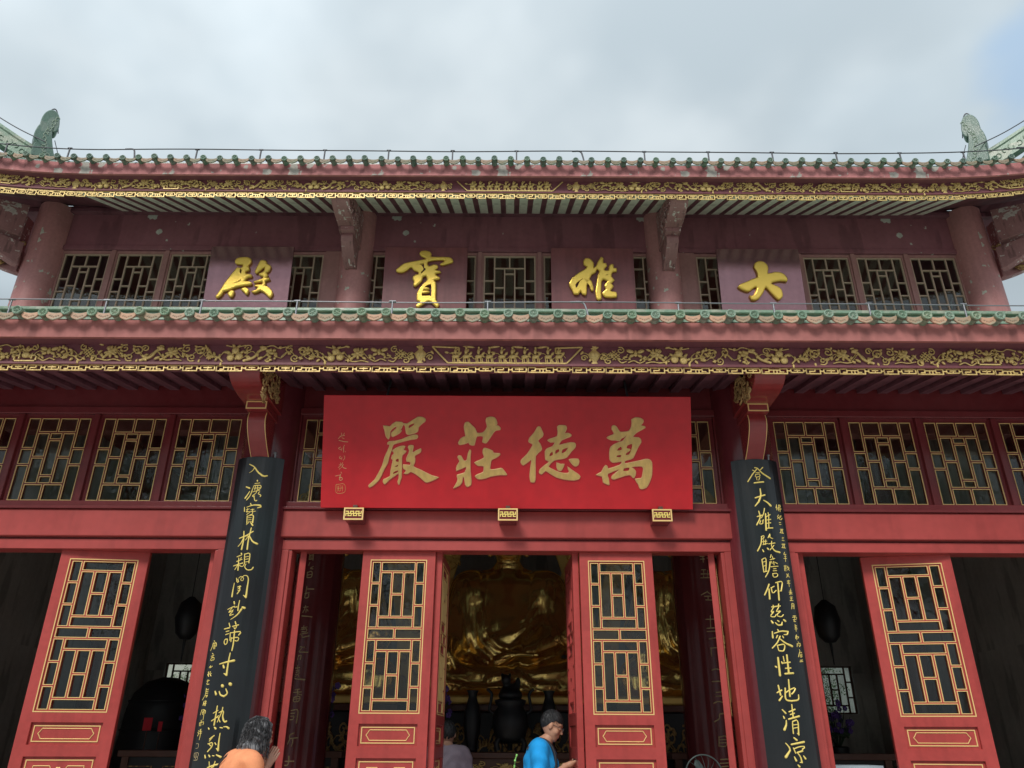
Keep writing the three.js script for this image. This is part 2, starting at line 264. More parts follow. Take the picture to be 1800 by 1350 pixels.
// Brush outlines of the carved characters, millimetres on their boards (o: outlines, h: counters).
const CHAR_OUTLINES = {
  yan: {"o":[[-1212,799,-1148,791,-1126,814,-1088,837,-1033,834,-1019,823,-990,820,-972,823,-878,885,-826,882,-803,865,-805,844,-834,821,-868,786,-873,751,-893,731,-962,712,-988,728,-998,791,-1010,811,-1024,800,-1032,780,-1044,765,-1035,751,-1054,725,-1117,691,-1132,707,-1129,733,-1084,774,-1087,791,-1116,776,-1144,744,-1146,698,-1161,668,-1186,698,-1199,756],[-1167,617,-1165,635,-1145,646,-1099,649,-1030,667,-961,696,-910,712,-878,708,-873,691,-886,673,-949,662,-1029,641,-1110,615,-1126,560,-1147,503,-1163,434,-1191,382,-1223,308,-1251,262,-1296,219,-1332,199,-1342,211,-1336,225,-1285,273,-1252,331,-1214,411,-1193,491,-1166,554,-1144,613],[-1117,554,-1086,580,-1051,595,-1023,602,-994,598,-1013,564,-984,552,-998,532,-1021,512,-1026,469,-1024,412,-1025,297,-1036,269,-1044,232,-1052,230,-1060,257,-1051,286,-1052,337,-1091,311,-1148,268,-1184,231,-1202,251,-1197,277,-1137,305,-1132,354,-1122,411,-1112,466,-1127,477,-1119,509,-1099,532],[-966,590,-954,607,-925,608,-913,596,-923,538,-889,556,-842,576,-840,553,-854,533,-900,507,-896,475,-899,441,-912,409,-898,395,-828,364,-730,316,-663,299,-729,265,-774,250,-795,256,-838,293,-891,332,-937,352,-965,332,-1003,335,-977,360,-1007,383,-1010,420,-944,415,-939,441,-956,452,-976,452,-981,481,-958,532,-953,561]],"h":[[-966,791,-955,809,-906,828,-914,803,-963,771],[-1088,454,-1078,475,-1054,480,-1052,446,-1071,446],[-1099,400,-1059,423,-1057,406,-1070,397],[-1109,326,-1104,348,-1058,369,-1058,346]]},
  zhuang: {"o":[[-477,635,-455,673,-426,693,-406,699,-418,765,-422,794,-411,832,-379,838,-347,806,-315,777,-294,731,-242,734,-213,761,-196,795,-208,847,-203,879,-162,891,-128,885,-110,865,-98,828,-107,810,-81,799,-66,779,-72,764,-109,758,-135,735,-166,686,-198,640,-212,634,-241,645,-233,700,-294,700,-310,656,-322,613,-362,617,-377,639,-414,624,-463,616],[-364,567,-353,555,-358,495,-356,358,-347,284,-349,230,-383,209,-403,230,-416,301,-430,298,-435,255,-461,221,-512,197,-515,201,-484,255,-479,289,-485,323,-411,346,-397,403,-491,363,-486,414,-461,455,-481,495,-473,509,-447,506,-421,461,-392,466,-381,529],[-237,559,-223,585,-189,579,-139,557,-134,538,-73,534,-72,517,-107,491,-153,468,-161,422,-164,379,-118,379,-61,391,-38,380,-3,334,-9,325,-66,325,-158,310,-203,293,-249,284,-284,287,-309,313,-284,330,-230,353,-227,410,-279,413,-317,444,-274,464,-222,493,-234,530]],"h":[]},
  de: {"o":[[210,655,220,687,263,736,290,784,306,798,325,792,338,763,353,728,344,699,301,661,322,629,338,586,333,565,279,511,277,400,277,304,269,259,232,259,222,315,229,399,239,474,210,455,162,421,143,431,133,457,146,479,199,532,237,591,250,623,216,644],[396,664,419,678,488,702,496,753,491,796,515,812,574,807,582,775,561,732,590,737,617,727,628,713,612,697,536,667,504,619,558,630,617,644,660,639,670,620,662,591,627,556,584,500,536,483,461,470,402,411,445,382,504,356,557,345,597,348,605,364,589,409,627,380,690,338,712,314,698,288,647,277,557,285,482,305,418,342,376,366,338,334,314,347,322,381,376,427,413,453,400,461,396,470,376,475,371,554,392,584,445,605,467,646,424,645],[485,446,520,433,557,433,544,396,525,369,498,374,485,401],[603,476,638,484,694,483,703,455,691,423,664,412,637,431]],"h":[[410,507,418,539,445,557,448,518],[469,528,471,566,504,582,511,555],[531,534,539,577,598,596,574,555]]},
  wan: {"o":[[976,691,1000,709,1047,729,1024,778,1027,804,1045,813,1071,799,1102,750,1151,750,1192,759,1215,797,1222,849,1219,872,1257,891,1303,887,1333,867,1331,841,1308,814,1343,806,1351,791,1301,762,1261,739,1228,701,1283,696,1306,676,1308,647,1282,607,1252,543,1229,497,1194,480,1151,468,1147,442,1199,451,1286,469,1349,485,1387,481,1412,452,1410,338,1389,270,1357,213,1311,196,1288,207,1277,241,1246,292,1307,301,1319,338,1328,395,1308,416,1251,414,1210,406,1236,389,1253,366,1250,332,1235,304,1221,309,1198,331,1146,323,1042,288,1017,299,1026,325,1095,385,980,342,988,296,995,239,979,238,936,259,925,316,866,330,917,358,943,404,963,424,980,410,986,390,1101,428,1119,462,1044,451,1021,456,1001,482,999,548,1011,600,1057,634,1133,663,1168,715,1139,695,1116,686,1098,660,1058,669,1017,669]],"h":[[1068,565,1086,594,1115,609,1120,571],[1164,589,1173,620,1225,635,1212,566,1189,526,1154,523,1160,543,1201,572,1195,582],[1065,511,1079,525,1117,525,1108,502,1070,501],[1129,368,1138,397,1193,406,1184,371]]},
  dian: {"o":[[-231,807,-206,857,-133,877,-39,878,11,848,20,802,-3,755,-25,722,-1,712,9,653,-38,636,-32,591,26,591,61,565,50,535,0,525,-39,467,37,461,75,435,61,402,-40,389,-152,362,-227,323,-297,297,-331,290,-352,239,-386,194,-418,178,-441,197,-412,258,-364,361,-334,439,-297,504,-256,583,-218,642,-185,701,-155,695,-110,702,-104,748,-205,761],[-268,252,-234,297,-178,301,-172,259,-193,201,-226,195],[-78,327,-25,357,24,338,45,305,35,248,8,241,-26,279],[95,637,125,730,155,816,205,829,248,810,266,763,314,744,330,711,314,652,278,612,301,566,276,527,323,524,338,495,278,468,284,417,275,391,336,365,395,301,412,250,385,189,356,198,284,268,217,306,174,280,119,267,84,293,142,312,170,358,121,383,125,403,227,410,227,455,121,435,103,461,226,514,228,546,174,566,164,598,229,631,238,704,200,677,129,598,104,611]],"h":[[-142,596,-147,675,-108,689,-86,649,-84,590,-104,571],[-272,407,-230,433,-164,459,-80,518,-71,492,-78,460,-125,421,-236,394]]},
  bao: {"o":[[-443,677,-393,726,-325,783,-206,816,-16,857,-6,882,-61,906,-99,955,-79,996,-8,1009,57,988,83,948,75,903,153,899,353,896,404,868,419,827,399,803,258,754,222,778,284,819,269,847,127,842,36,817,31,769,60,736,116,765,173,761,192,729,176,697,148,672,220,657,238,629,158,608,180,576,224,545,218,513,141,497,171,457,180,315,183,166,234,89,202,34,108,127,59,134,5,95,-76,33,-115,63,-52,126,-102,149,-108,266,-64,369,2,456,36,496,18,568,-30,551,-41,488,-95,424,-142,388,-171,415,-160,471,-183,511,-179,558,-138,591,-103,599,-109,639,-170,663,-204,711,-236,711,-290,654,-359,625,-430,637],[-25,359,5,385,69,365,71,339,-27,333],[-38,294,-33,314,72,314,80,287,-40,268]],"h":[[-156,519,-136,551,-114,543,-120,511,-154,479],[61,560,67,584,102,592,100,552],[43,648,99,668,104,640,30,616],[-160,751,-14,805,1,712,41,688,-12,623,-46,583,-75,599,-77,639,-43,679,-74,736,-132,747],[-34,329,-9,385,32,421,119,437,131,197,83,208,-42,208,-49,266]]},
  xiong: {"o":[[-370,452,-339,524,-268,596,-191,655,-109,709,-96,748,-136,781,-140,841,-115,887,-63,891,-17,861,16,802,13,722,56,769,75,822,131,912,165,889,162,809,202,809,215,763,175,710,186,677,238,684,246,744,271,787,312,784,321,724,361,718,359,665,306,658,282,619,280,573,318,514,269,456,302,411,259,346,263,320,337,308,339,224,168,223,125,293,185,358,164,410,183,455,213,494,157,527,121,487,108,293,110,197,69,172,36,203,23,312,44,441,66,578,98,670,59,703,40,650,-25,604,-57,525,-29,499,-9,409,-5,338,-40,338,-60,408,-64,473,-100,428,-109,305,-122,260,-173,273,-201,324,-231,272,-299,272,-326,342,-359,407]],"h":[[-295,427,-242,498,-136,564,-144,512,-191,473,-227,388,-275,343],[177,605,236,625,240,579,170,566]]},
  da: {"o":[[-371,417,-323,460,-232,498,-151,541,-60,579,-64,690,-90,752,-78,815,-19,853,52,847,107,797,121,728,105,641,212,667,294,661,359,618,390,556,378,507,293,519,165,494,139,463,227,420,275,372,287,293,275,238,221,196,182,226,98,340,46,407,-8,309,-78,218,-141,185,-193,200,-213,266,-182,254,-134,297,-91,394,-122,406,-206,339,-260,338,-332,375]],"h":[]}
};
// Brush strokes of the couplets and inscriptions: [start width, end width, x, y, x, y, ...] in millimetres.
const BRUSH = {
  left: [
    [[11,20,-88,3074,-38,3046,10,2991,54,2957],[20,14,54,2957,78,2951,100,2958],[11,5,-32,3032,-45,3008,-75,2987]],
    [[13,17,-86,2843,-48,2827],[8,17,-43,2796,-61,2759,-79,2729],[14,14,16,2906,18,2898],[7,7,-3,2874,42,2881],[6,13,-9,2854,-17,2820,-34,2752,-60,2712],[8,9,-9,2854,56,2854,56,2827,36,2813],[7,7,-2,2827,56,2834],[7,7,5,2847,4,2807],[7,7,27,2851,27,2807],[7,7,-13,2790,50,2807],[7,9,25,2800,21,2780,-13,2746,12,2749],[7,11,52,2793,41,2773,69,2760,65,2746],[9,11,7,2739,26,2699,38,2706]],
    [[9,11,-16,2676,-6,2656],[8,11,-71,2639,-65,2599],[6,17,-49,2639,19,2659,77,2659],[16,8,77,2659,86,2646,55,2633],[7,7,-48,2612,-21,2622],[7,7,-40,2626,-38,2586],[7,7,-49,2596,-10,2593,-38,2566],[7,7,-6,2613,25,2619],[7,7,-10,2593,41,2600],[9,7,9,2619,16,2573,-5,2563],[8,8,-31,2553,-24,2481],[8,16,-29,2550,24,2560,31,2488],[6,6,-23,2534,11,2537],[6,6,-24,2514,14,2517],[6,6,-24,2494,20,2498],[7,6,-7,2488,-26,2468],[9,17,12,2488,35,2462]],
    [[11,16,-73,2339,-1,2365],[11,17,-39,2404,-30,2327,-35,2234],[13,8,-34,2333,-53,2288,-74,2263],[11,13,-8,2365,47,2404],[11,16,26,2436,19,2359,16,2295,18,2235],[10,6,12,2359,-14,2320],[9,20,18,2365,58,2308,99,2289]],
    [[13,13,-32,2196,-27,2189],[9,9,-68,2165,-26,2181],[8,8,-50,2154,-47,2139],[8,8,-26,2159,-30,2143],[9,9,-64,2121,-17,2140],[9,11,-89,2081,-5,2106],[11,13,-47,2134,-39,2041],[9,7,-52,2084,-71,2047],[8,9,-33,2084,-13,2075],[9,9,1,2190,11,2103],[9,11,1,2187,44,2197,51,2109],[7,7,11,2162,39,2169],[7,7,15,2140,42,2147],[7,7,15,2115,46,2122],[9,7,14,2100,-1,2075,-20,2078],[8,12,27,2097,19,2072,48,2044,84,2050,94,2069]],
    [[6,17,-55,1924,-58,1845,-57,1803],[9,9,-40,1967,-28,1930,-16,1930,-26,1955],[6,7,-21,1967,1,1985,26,1961,14,1942,-1,1958,25,1992],[7,19,25,1992,49,1992,66,1967,69,1882,70,1797],[16,6,70,1797,45,1815],[9,8,-18,1888,14,1900,-12,1869],[9,11,-3,1888,7,1863,-12,1827],[7,7,-10,1854,8,1860]],
    [[13,14,-30,1756,-23,1738],[8,10,-79,1689,-42,1707,-19,1716],[9,8,-41,1701,-65,1660,-26,1684],[9,9,-60,1666,-25,1678,-55,1636,-20,1645],[8,9,-18,1707,6,1711],[8,13,19,1767,16,1725,17,1678],[19,22,53,1708,72,1702],[19,6,46,1690,22,1648,-10,1619,-37,1601]],
    [[9,11,-46,1569,-32,1537],[11,13,-81,1519,-37,1528],[9,9,-62,1496,-36,1502],[9,9,-61,1470,-35,1479],[9,11,-52,1433,-65,1421,-56,1387,-39,1393,-40,1433,-51,1430],[11,13,9,1581,18,1560],[11,11,-9,1540,41,1554],[9,9,5,1531,13,1519],[9,9,27,1543,19,1519],[9,9,-21,1485,-14,1421],[9,13,-18,1485,71,1494,57,1468],[8,8,-5,1444,-3,1410],[9,10,-5,1439,58,1445,53,1416,32,1419],[13,13,15,1502,21,1393,18,1336]],
    [[11,22,-74,1223,-20,1237,49,1251],[11,19,6,1313,2,1229,3,1134],[19,7,3,1131,-23,1145],[14,19,-40,1212,-30,1192]],
    [[11,20,-78,999,-65,975],[11,16,-39,997,-23,970,8,959],[17,9,8,959,33,981,15,1019],[25,27,-21,1046,-16,1041],[27,28,44,1060,50,1055]],
    [[11,15,-36,881,-37,803,-39,732],[9,10,-62,825,-26,846],[10,11,-68,764,-34,786,-14,803],[10,9,13,870,12,846,-15,756],[9,17,-13,829,22,842,25,795,46,756,59,761],[8,9,-17,795,8,756],[6,13,-89,711,-80,700],[10,18,-34,715,-20,703],[9,10,15,713,35,709],[6,18,42,718,70,718,86,707]],
    [[11,11,-60,624,-25,650],[9,8,-37,637,-60,607],[9,13,-68,586,-30,595,-30,566,-60,528],[8,8,-61,586,-40,570],[8,11,-9,595,2,582],[9,18,23,667,23,608,28,537],[14,6,28,537,9,553],[11,15,-80,499,-72,480],[10,14,-46,501,-35,489],[8,9,-13,497,1,495],[9,19,18,503,57,487]],
    [[8,9,-33,450,-26,421],[9,13,17,454,10,413],[13,17,-39,406,0,421,44,431],[13,15,1,413,-22,360],[10,14,-25,376,42,384]]
  ],
  left_small: [
    [[8,9,-170,1421,-163,1418],[9,6,-173,1403,-179,1369,-192,1338],[7,7,-172,1398,-149,1403],[7,7,-164,1386,-161,1352],[7,7,-156,1409,-149,1352],[7,7,-143,1403,-135,1375,-151,1378]],
    [[7,7,-167,1315,-156,1307],[7,7,-174,1290,-146,1298],[7,7,-167,1281,-153,1284],[7,7,-175,1256,-168,1273,-136,1276,-142,1256],[8,8,-165,1253,-151,1259]],
    [[6,8,-176,1194,-171,1203],[7,7,-164,1211,-163,1197],[8,7,-164,1194,-145,1206]],
    [[7,7,-178,1155,-169,1139],[7,7,-181,1139,-166,1122],[8,7,-173,1161,-173,1128],[8,8,-155,1161,-160,1139,-144,1145],[7,7,-154,1139,-143,1125]],
    [[7,7,-177,1084,-152,1089],[7,7,-167,1095,-167,1073],[7,8,-170,1056,-150,1059],[6,6,-174,1067,-170,1056]],
    [[8,6,-170,1024,-170,975,-194,931],[7,7,-165,1013,-145,1018],[7,7,-168,996,-146,1002],[7,7,-163,983,-146,986],[9,9,-165,964,-143,969,-157,953]],
    [[8,8,-172,921,-178,888],[7,7,-173,910,-163,886],[7,7,-163,915,-148,918],[7,8,-156,926,-152,886],[7,7,-163,902,-146,905]],
    [[7,6,-182,852,-189,813],[6,6,-179,850,-156,854,-164,833],[6,6,-172,837,-166,815],[7,7,-158,850,-143,846,-142,824],[8,5,-158,850,-152,803,-153,770]],
    [[7,7,-170,770,-168,751],[6,6,-184,747,-180,725],[6,8,-185,749,-141,755,-145,736],[6,6,-169,751,-166,725]],
    [[6,8,-181,687,-175,683],[6,8,-185,674,-180,670],[8,6,-174,666,-183,647],[6,6,-167,691,-157,700],[6,6,-167,679,-147,683],[6,6,-165,666,-145,670],[8,6,-160,696,-155,649,-159,617]]
  ],
  left_seal: [
    [[4,4,-183,586,-161,588,-159,555,-182,552]],
    [[4,4,-187,515,-148,517,-145,490,-184,488,-187,515],[3,3,-177,511,-173,492],[3,3,-163,513,-160,490],[4,4,-183,482,-147,484,-148,463,-182,461],[3,3,-171,478,-155,465]]
  ],
  right: [
    [[11,13,-22,3061,1,3058,-50,2996,-102,2923],[9,9,-45,3037,-20,3023],[11,20,1,3058,50,3003,120,2959],[13,8,58,3065,21,3030],[8,8,-18,3009,18,3013],[8,8,-21,2992,-27,2968,17,2975,19,2996,-17,2992],[7,7,-18,2961,-15,2934],[7,7,15,2961,1,2934],[14,17,-45,2906,45,2917]],
    [[14,16,-54,2757,40,2785],[14,19,3,2845,0,2778,-27,2717],[17,11,-27,2717,-65,2677],[11,23,23,2731,56,2711,85,2681]],
    [[11,13,-59,2572,-12,2585],[11,14,-39,2624,-34,2565,-73,2493],[9,11,-32,2532,-46,2500,-17,2506,-13,2532,-6,2539],[11,8,19,2651,2,2598,-22,2559],[14,19,22,2598,7,2441],[9,11,49,2612,52,2585],[9,11,24,2569,66,2592],[9,11,26,2539,66,2546],[9,11,22,2506,61,2513],[11,14,15,2458,74,2464],[9,11,51,2579,35,2461]],
    [[9,9,-47,2380,-21,2387,-30,2361,-50,2354],[11,13,-44,2380,-59,2310,-96,2246],[8,8,-44,2329,-2,2335],[9,9,-41,2303,1,2313],[8,8,-29,2348,-35,2303],[8,8,-10,2348,-19,2303],[8,13,-51,2256,-44,2237],[13,17,-5,2269,3,2259],[9,10,15,2367,39,2406,32,2374],[9,9,34,2371,59,2361],[9,11,13,2310,75,2320],[9,9,45,2336,36,2291],[9,8,62,2297,18,2253],[9,20,36,2291,61,2247,110,2234]],
    [[9,11,-69,2164,-36,2177,-47,2052],[10,10,-69,2164,-66,2049],[7,7,-63,2139,-40,2146],[7,7,-65,2102,-42,2108],[9,9,-66,2049,-34,2056],[14,9,3,2140,-21,2059,-57,2003],[8,8,22,2209,11,2180],[9,9,6,2161,51,2174],[8,8,29,2196,37,2165],[7,7,16,2146,20,2127],[8,9,35,2146,37,2115],[8,9,47,2140,70,2127],[9,9,3,2096,73,2103],[8,8,25,2077,51,2081],[8,8,20,2059,54,2062],[9,9,13,2034,15,2003,53,2010,57,2034,16,2034]],
    [[14,13,-35,1936,-56,1893,-85,1842],[13,17,-41,1893,-46,1806],[10,10,-17,1905,9,1918],[12,10,-20,1905,-12,1857,23,1881],[12,14,29,1951,90,1961,72,1882],[13,6,72,1879,53,1876],[14,17,47,1942,38,1797]],
    [[9,11,-24,1749,-20,1731],[9,9,30,1761,21,1743],[11,13,-38,1734,40,1743],[10,10,-23,1731,-51,1684,-22,1696,-58,1654,-22,1648,-8,1666],[10,10,26,1734,-1,1690,40,1702,-2,1660,38,1649,59,1666],[11,20,-58,1613,-48,1595],[11,16,-24,1596,-2,1575,31,1578],[16,8,31,1578,38,1602],[9,14,-3,1616,8,1607],[17,20,56,1621,69,1611]],
    [[11,14,-12,1537,-7,1525],[11,16,-62,1519,-64,1467],[9,17,-46,1505,20,1523,80,1520],[17,9,80,1520,70,1497,39,1494],[13,10,-22,1485,-34,1465],[9,13,23,1482,30,1468],[13,11,1,1479,-30,1427,-79,1379],[11,22,-2,1456,41,1422,100,1397],[10,10,-34,1402,-28,1359],[11,13,-34,1402,30,1408,14,1356,-22,1356]],
    [[13,17,-74,1226,-67,1220],[17,20,-43,1297,-46,1151],[11,16,-17,1263,-12,1252],[10,10,4,1308,7,1269],[11,13,-11,1252,59,1261],[16,19,38,1320,34,1168],[11,13,10,1210,58,1213],[16,17,1,1165,75,1171]],
    [[11,13,-89,1011,-48,1031],[13,16,-72,1069,-63,992],[17,11,-78,949,-50,982],[13,16,-17,1047,-21,955,24,944],[16,11,24,944,90,958,95,993],[11,13,-19,1009,26,1036,75,1050,58,1020,35,1001],[13,16,23,1116,15,982]],
    [[10,15,-65,875,-41,847],[9,15,-63,823,-58,808],[9,22,-44,791,-49,757,-69,718],[11,13,-11,858,44,878],[10,11,-3,836,34,847],[14,17,-22,800,73,824],[11,14,21,915,18,817],[10,11,8,783,3,748,1,689],[11,15,11,783,49,791,46,679],[13,6,46,679,34,691],[8,8,9,755,44,759],[8,8,5,729,46,736]],
    [[9,14,-73,613,-48,579,-46,558],[15,23,-46,558,-86,508],[13,18,1,655,21,638],[14,18,-28,604,84,624],[10,11,-16,577,-3,538],[10,11,-12,571,46,588,87,586,61,567],[13,15,11,542,59,555],[10,15,15,538,34,509,41,468],[14,6,41,468,23,468],[10,19,-17,509,-7,482],[10,18,63,517,76,497]],
    [[11,17,4,448,14,437]]
  ],
  right_small: [
    [[7,7,152,2698,140,2665],[7,7,149,2682,147,2645],[6,6,171,2695,197,2699,188,2679,164,2675,159,2658,205,2665],[7,7,178,2702,166,2639],[7,7,191,2702,183,2635]],
    [[7,7,157,2599,140,2573,160,2576],[7,7,142,2559,153,2573],[7,9,168,2586,189,2596,177,2579,158,2563,176,2553,194,2570]],
    [[7,7,152,2523,172,2527],[8,8,153,2506,171,2507]],
    [[7,7,153,2458,185,2462],[7,7,166,2458,154,2426],[7,7,176,2462,174,2429],[7,7,154,2442,180,2446],[8,8,145,2424,186,2424]],
    [[6,6,161,2381,180,2382],[6,6,159,2368,175,2370],[7,7,156,2352,179,2352]],
    [[7,7,151,2317,184,2320],[7,7,164,2317,154,2292],[7,7,174,2320,173,2292]],
    [[7,7,147,2314,179,2317],[7,7,163,2314,152,2285],[7,7,173,2316,171,2285],[8,8,142,2282,183,2282]],
    [[7,7,165,2241,153,2222],[7,7,152,2219,178,2222],[6,6,156,2200,175,2203],[7,7,147,2181,178,2184],[7,6,168,2222,161,2153]],
    [[7,7,136,2109,168,2112],[7,7,149,2115,143,2090],[7,7,136,2090,165,2094],[6,6,139,2084,136,2066],[6,6,152,2091,149,2063],[7,7,177,2112,182,2084,190,2072],[6,6,169,2100,191,2103],[6,6,190,2094,169,2075]],
    [[7,7,151,2038,155,2029],[8,7,173,2041,155,2023],[7,7,162,2029,178,2010],[7,7,167,2023,146,2007]],
    [[7,7,147,1973,179,1977],[6,6,153,1967,154,1958],[7,7,144,1952,176,1955],[7,6,164,1980,161,1922]],
    [[7,7,155,1882,177,1885],[7,7,151,1870,182,1873],[7,6,171,1903,166,1849],[6,7,166,1870,151,1852],[6,7,169,1870,181,1858]],
    [[7,7,153,1828,179,1831],[7,7,166,1828,162,1801],[6,6,154,1813,176,1816],[8,8,149,1797,180,1799]],
    [[7,7,163,1771,153,1723],[7,8,163,1771,182,1774,178,1726],[6,6,163,1756,178,1757],[6,6,161,1743,178,1744]],
    [[7,7,156,1661,187,1664],[7,7,148,1649,194,1652,189,1641],[7,6,172,1664,168,1638],[7,7,154,1629,185,1632],[8,8,162,1623,158,1611,176,1614]],
    [[6,6,163,1588,171,1579],[7,7,158,1573,180,1576],[7,7,159,1559,177,1562],[6,6,154,1547,182,1550],[7,6,169,1579,166,1527]],
    [[7,7,157,1491,149,1463],[6,6,158,1480,170,1483],[7,6,164,1497,159,1454],[7,7,173,1483,183,1483,180,1471,170,1470]],
    [[7,7,169,1437,175,1431],[7,7,155,1420,192,1426],[7,7,157,1417,152,1397],[7,8,185,1420,193,1414,178,1397],[6,6,168,1411,177,1405]],
    [[7,7,171,1371,175,1360],[8,6,172,1354,158,1326,150,1309],[7,7,170,1346,192,1349],[7,7,171,1331,195,1334],[8,8,166,1317,191,1323,185,1309,171,1309]],
    [[7,7,163,1281,191,1285],[6,6,175,1281,174,1272],[7,7,158,1268,192,1272]]
  ],
  sign_small: [
    [[6,6,-1623,725,-1617,705],[6,6,-1594,725,-1602,702],[6,6,-1637,693,-1591,702],[6,5,-1622,699,-1653,670],[5,6,-1616,679,-1593,670],[7,8,-1644,653,-1586,641,-1557,639]],
    [[7,6,-1628,589,-1648,575,-1624,564],[5,5,-1613,578,-1618,555],[5,5,-1588,607,-1596,595],[8,5,-1596,590,-1597,538],[4,4,-1583,549,-1577,541]],
    [[7,6,-1628,498,-1633,480,-1619,475],[6,5,-1591,501,-1582,498,-1587,475,-1598,460],[5,5,-1610,489,-1613,469]],
    [[5,5,-1623,435,-1617,417,-1642,389],[5,5,-1634,415,-1614,420],[6,5,-1624,383,-1633,372],[5,5,-1603,438,-1608,418],[5,7,-1608,415,-1596,389,-1567,381],[5,5,-1594,420,-1613,389]],
    [[5,6,-1615,346,-1609,332],[5,5,-1668,306,-1617,318],[8,10,-1620,323,-1625,292],[8,7,-1630,289,-1602,292,-1604,269,-1630,269,-1626,286]]
  ],
  sign_seal: [
    [[4,4,-1661,223,-1580,229,-1575,153,-1654,145,-1661,223],[3,3,-1648,212,-1646,158],[4,4,-1631,215,-1636,184,-1626,158],[3,3,-1614,218,-1610,195,-1618,161],[3,3,-1596,215,-1595,161],[3,3,-1644,189,-1590,192]]
  ],
  in_left: [
    [[13,13,-197,2855,-163,2844],[11,11,-134,2834,-75,2839],[11,11,-129,2834,-130,2746],[11,13,-76,2845,-74,2736],[11,11,-120,2801,-77,2807],[11,11,-114,2801,-115,2757],[11,11,-93,2806,-93,2757],[11,11,-130,2746,-76,2752]],
    [[12,11,-114,2709,-126,2671],[12,12,-59,2655,-100,2633,-61,2623],[13,13,-132,2585,-130,2516],[13,13,-132,2580,-74,2591,-71,2521,-124,2516],[11,11,-128,2548,-75,2553]],
    [[14,14,-116,2405,-121,2310],[13,13,-113,2373,-21,2368],[13,13,-133,2315,-75,2326],[13,13,-126,2305,-126,2263,-79,2269,-79,2310]],
    [[11,11,-128,2144,-65,2150],[11,11,-104,2165,-111,2134],[11,10,-110,2124,-131,2083],[11,10,-89,2124,-89,2083],[13,11,-72,2114,-65,2098],[15,13,-137,2042,-4,2027]],
    [[11,11,-124,1895,-52,1905],[11,11,-96,1920,-98,1890],[11,11,-127,1875,-55,1880,-56,1850,-119,1850],[11,11,-136,1819,-34,1835],[13,12,-108,1805,-96,1785,-39,1795,-14,1800]],
    [[11,11,-113,1671,-55,1666],[11,11,-95,1651,-122,1616],[13,13,-111,1611,-7,1607],[13,13,-122,1572,-125,1519],[12,12,-121,1567,-85,1572,-90,1524]],
    [[12,12,-142,1424,-86,1430],[12,12,-115,1454,-115,1415],[11,11,-128,1396,-88,1401],[12,12,-126,1376,-91,1381,-93,1357,-128,1352],[11,11,-134,1324,-116,1338],[11,11,-97,1348,-83,1324],[15,17,-132,1304,-8,1291]],
    [[11,11,-116,1176,-57,1186],[12,12,-128,1148,-32,1153],[12,11,-81,1181,-78,1111],[11,13,-75,1134,-28,1120],[12,12,-121,1092,-46,1101,-46,1055,-121,1050,-118,1092],[10,10,-85,1092,-83,1055],[10,10,-113,1073,-48,1078]],
    [[14,14,-133,947,-53,952,-51,810],[13,13,-134,915,-84,920],[13,13,-130,883,-90,888,-96,851,-135,846]],
    [[15,12,-67,701,-114,678,-113,633,-131,584],[13,13,-109,642,-16,652],[13,12,-74,643,-70,607,-79,562]],
    [[15,15,-137,402,-30,403],[14,14,-95,455,-91,385,-107,359,-136,359]]
  ],
  in_right: [
    [[13,13,51,2810,111,2816],[13,11,92,2843,87,2734],[11,11,52,2772,107,2777],[13,12,145,2827,201,2838,215,2821],[11,11,142,2794,197,2800]],
    [[13,13,55,2637,110,2640],[13,13,44,2583,164,2591],[12,12,82,2637,72,2541],[12,12,34,2533,170,2544],[11,11,136,2632,132,2546]],
    [[13,12,108,2367,18,2319],[11,13,107,2356,178,2315],[13,13,59,2304,145,2309],[13,13,71,2260,151,2262],[12,12,107,2304,103,2260]],
    [[13,13,46,2020,157,2028],[12,12,109,2066,99,1924],[13,13,51,1914,167,1925]],
    [[12,12,47,1874,163,1884],[12,12,64,1789,154,1804]],
    [[14,13,73,1680,74,1586],[13,13,73,1680,163,1690]],
    [[15,13,59,1424,112,1439,183,1430],[15,15,50,1293,189,1300]],
    [[13,13,83,1172,176,1182],[13,13,79,1129,170,1134],[15,14,40,1050,102,1069,172,1060]],
    [[15,17,28,847,92,883,102,929,178,939]],
    [[13,13,65,683,55,589],[13,13,65,683,160,688,147,590,54,586],[12,12,62,652,154,655],[12,12,58,620,150,623]],
    [[15,15,58,443,162,448],[14,14,49,403,157,408],[14,14,65,368,143,373]]
  ]
};
// ---------------------------------------------------------------- ground and platform
const paving = texture(512, 6, (u, v) => { const n = fbm(u * 8, v * 8, 8, 6, 201), f = fbm(u * 60, v * 60, 60, 3, 205), m = 0.8 + n * 0.3 + f * 0.15; return [0.42 * m, 0.405 * m, 0.38 * m]; });
M.paving = new THREE.MeshStandardMaterial({ map: paving, roughness: 0.85, bumpMap: grainBump, bumpScale: 0.004 });
M.granite = paint([0.36, 0.34, 0.32], { roughness: 0.75, k: 47, metres: 2 });
{
  const g = new THREE.PlaneGeometry(160, 160); g.rotateX(-Math.PI / 2);
  structure('ground', uvMetres(g.toNonIndexed()), M.paving);
}
structure('platform', box(-9.4, 9.4, 0.002, 0.15, -11.2, 2.3, 0.02), M.granite);

// ---------------------------------------------------------------- the hall
const hall = thing('temple_hall', 'two storey red temple hall with green tiled eaves and gilded carved friezes', 'building');
const CX = 2.44, FRONT = 0;

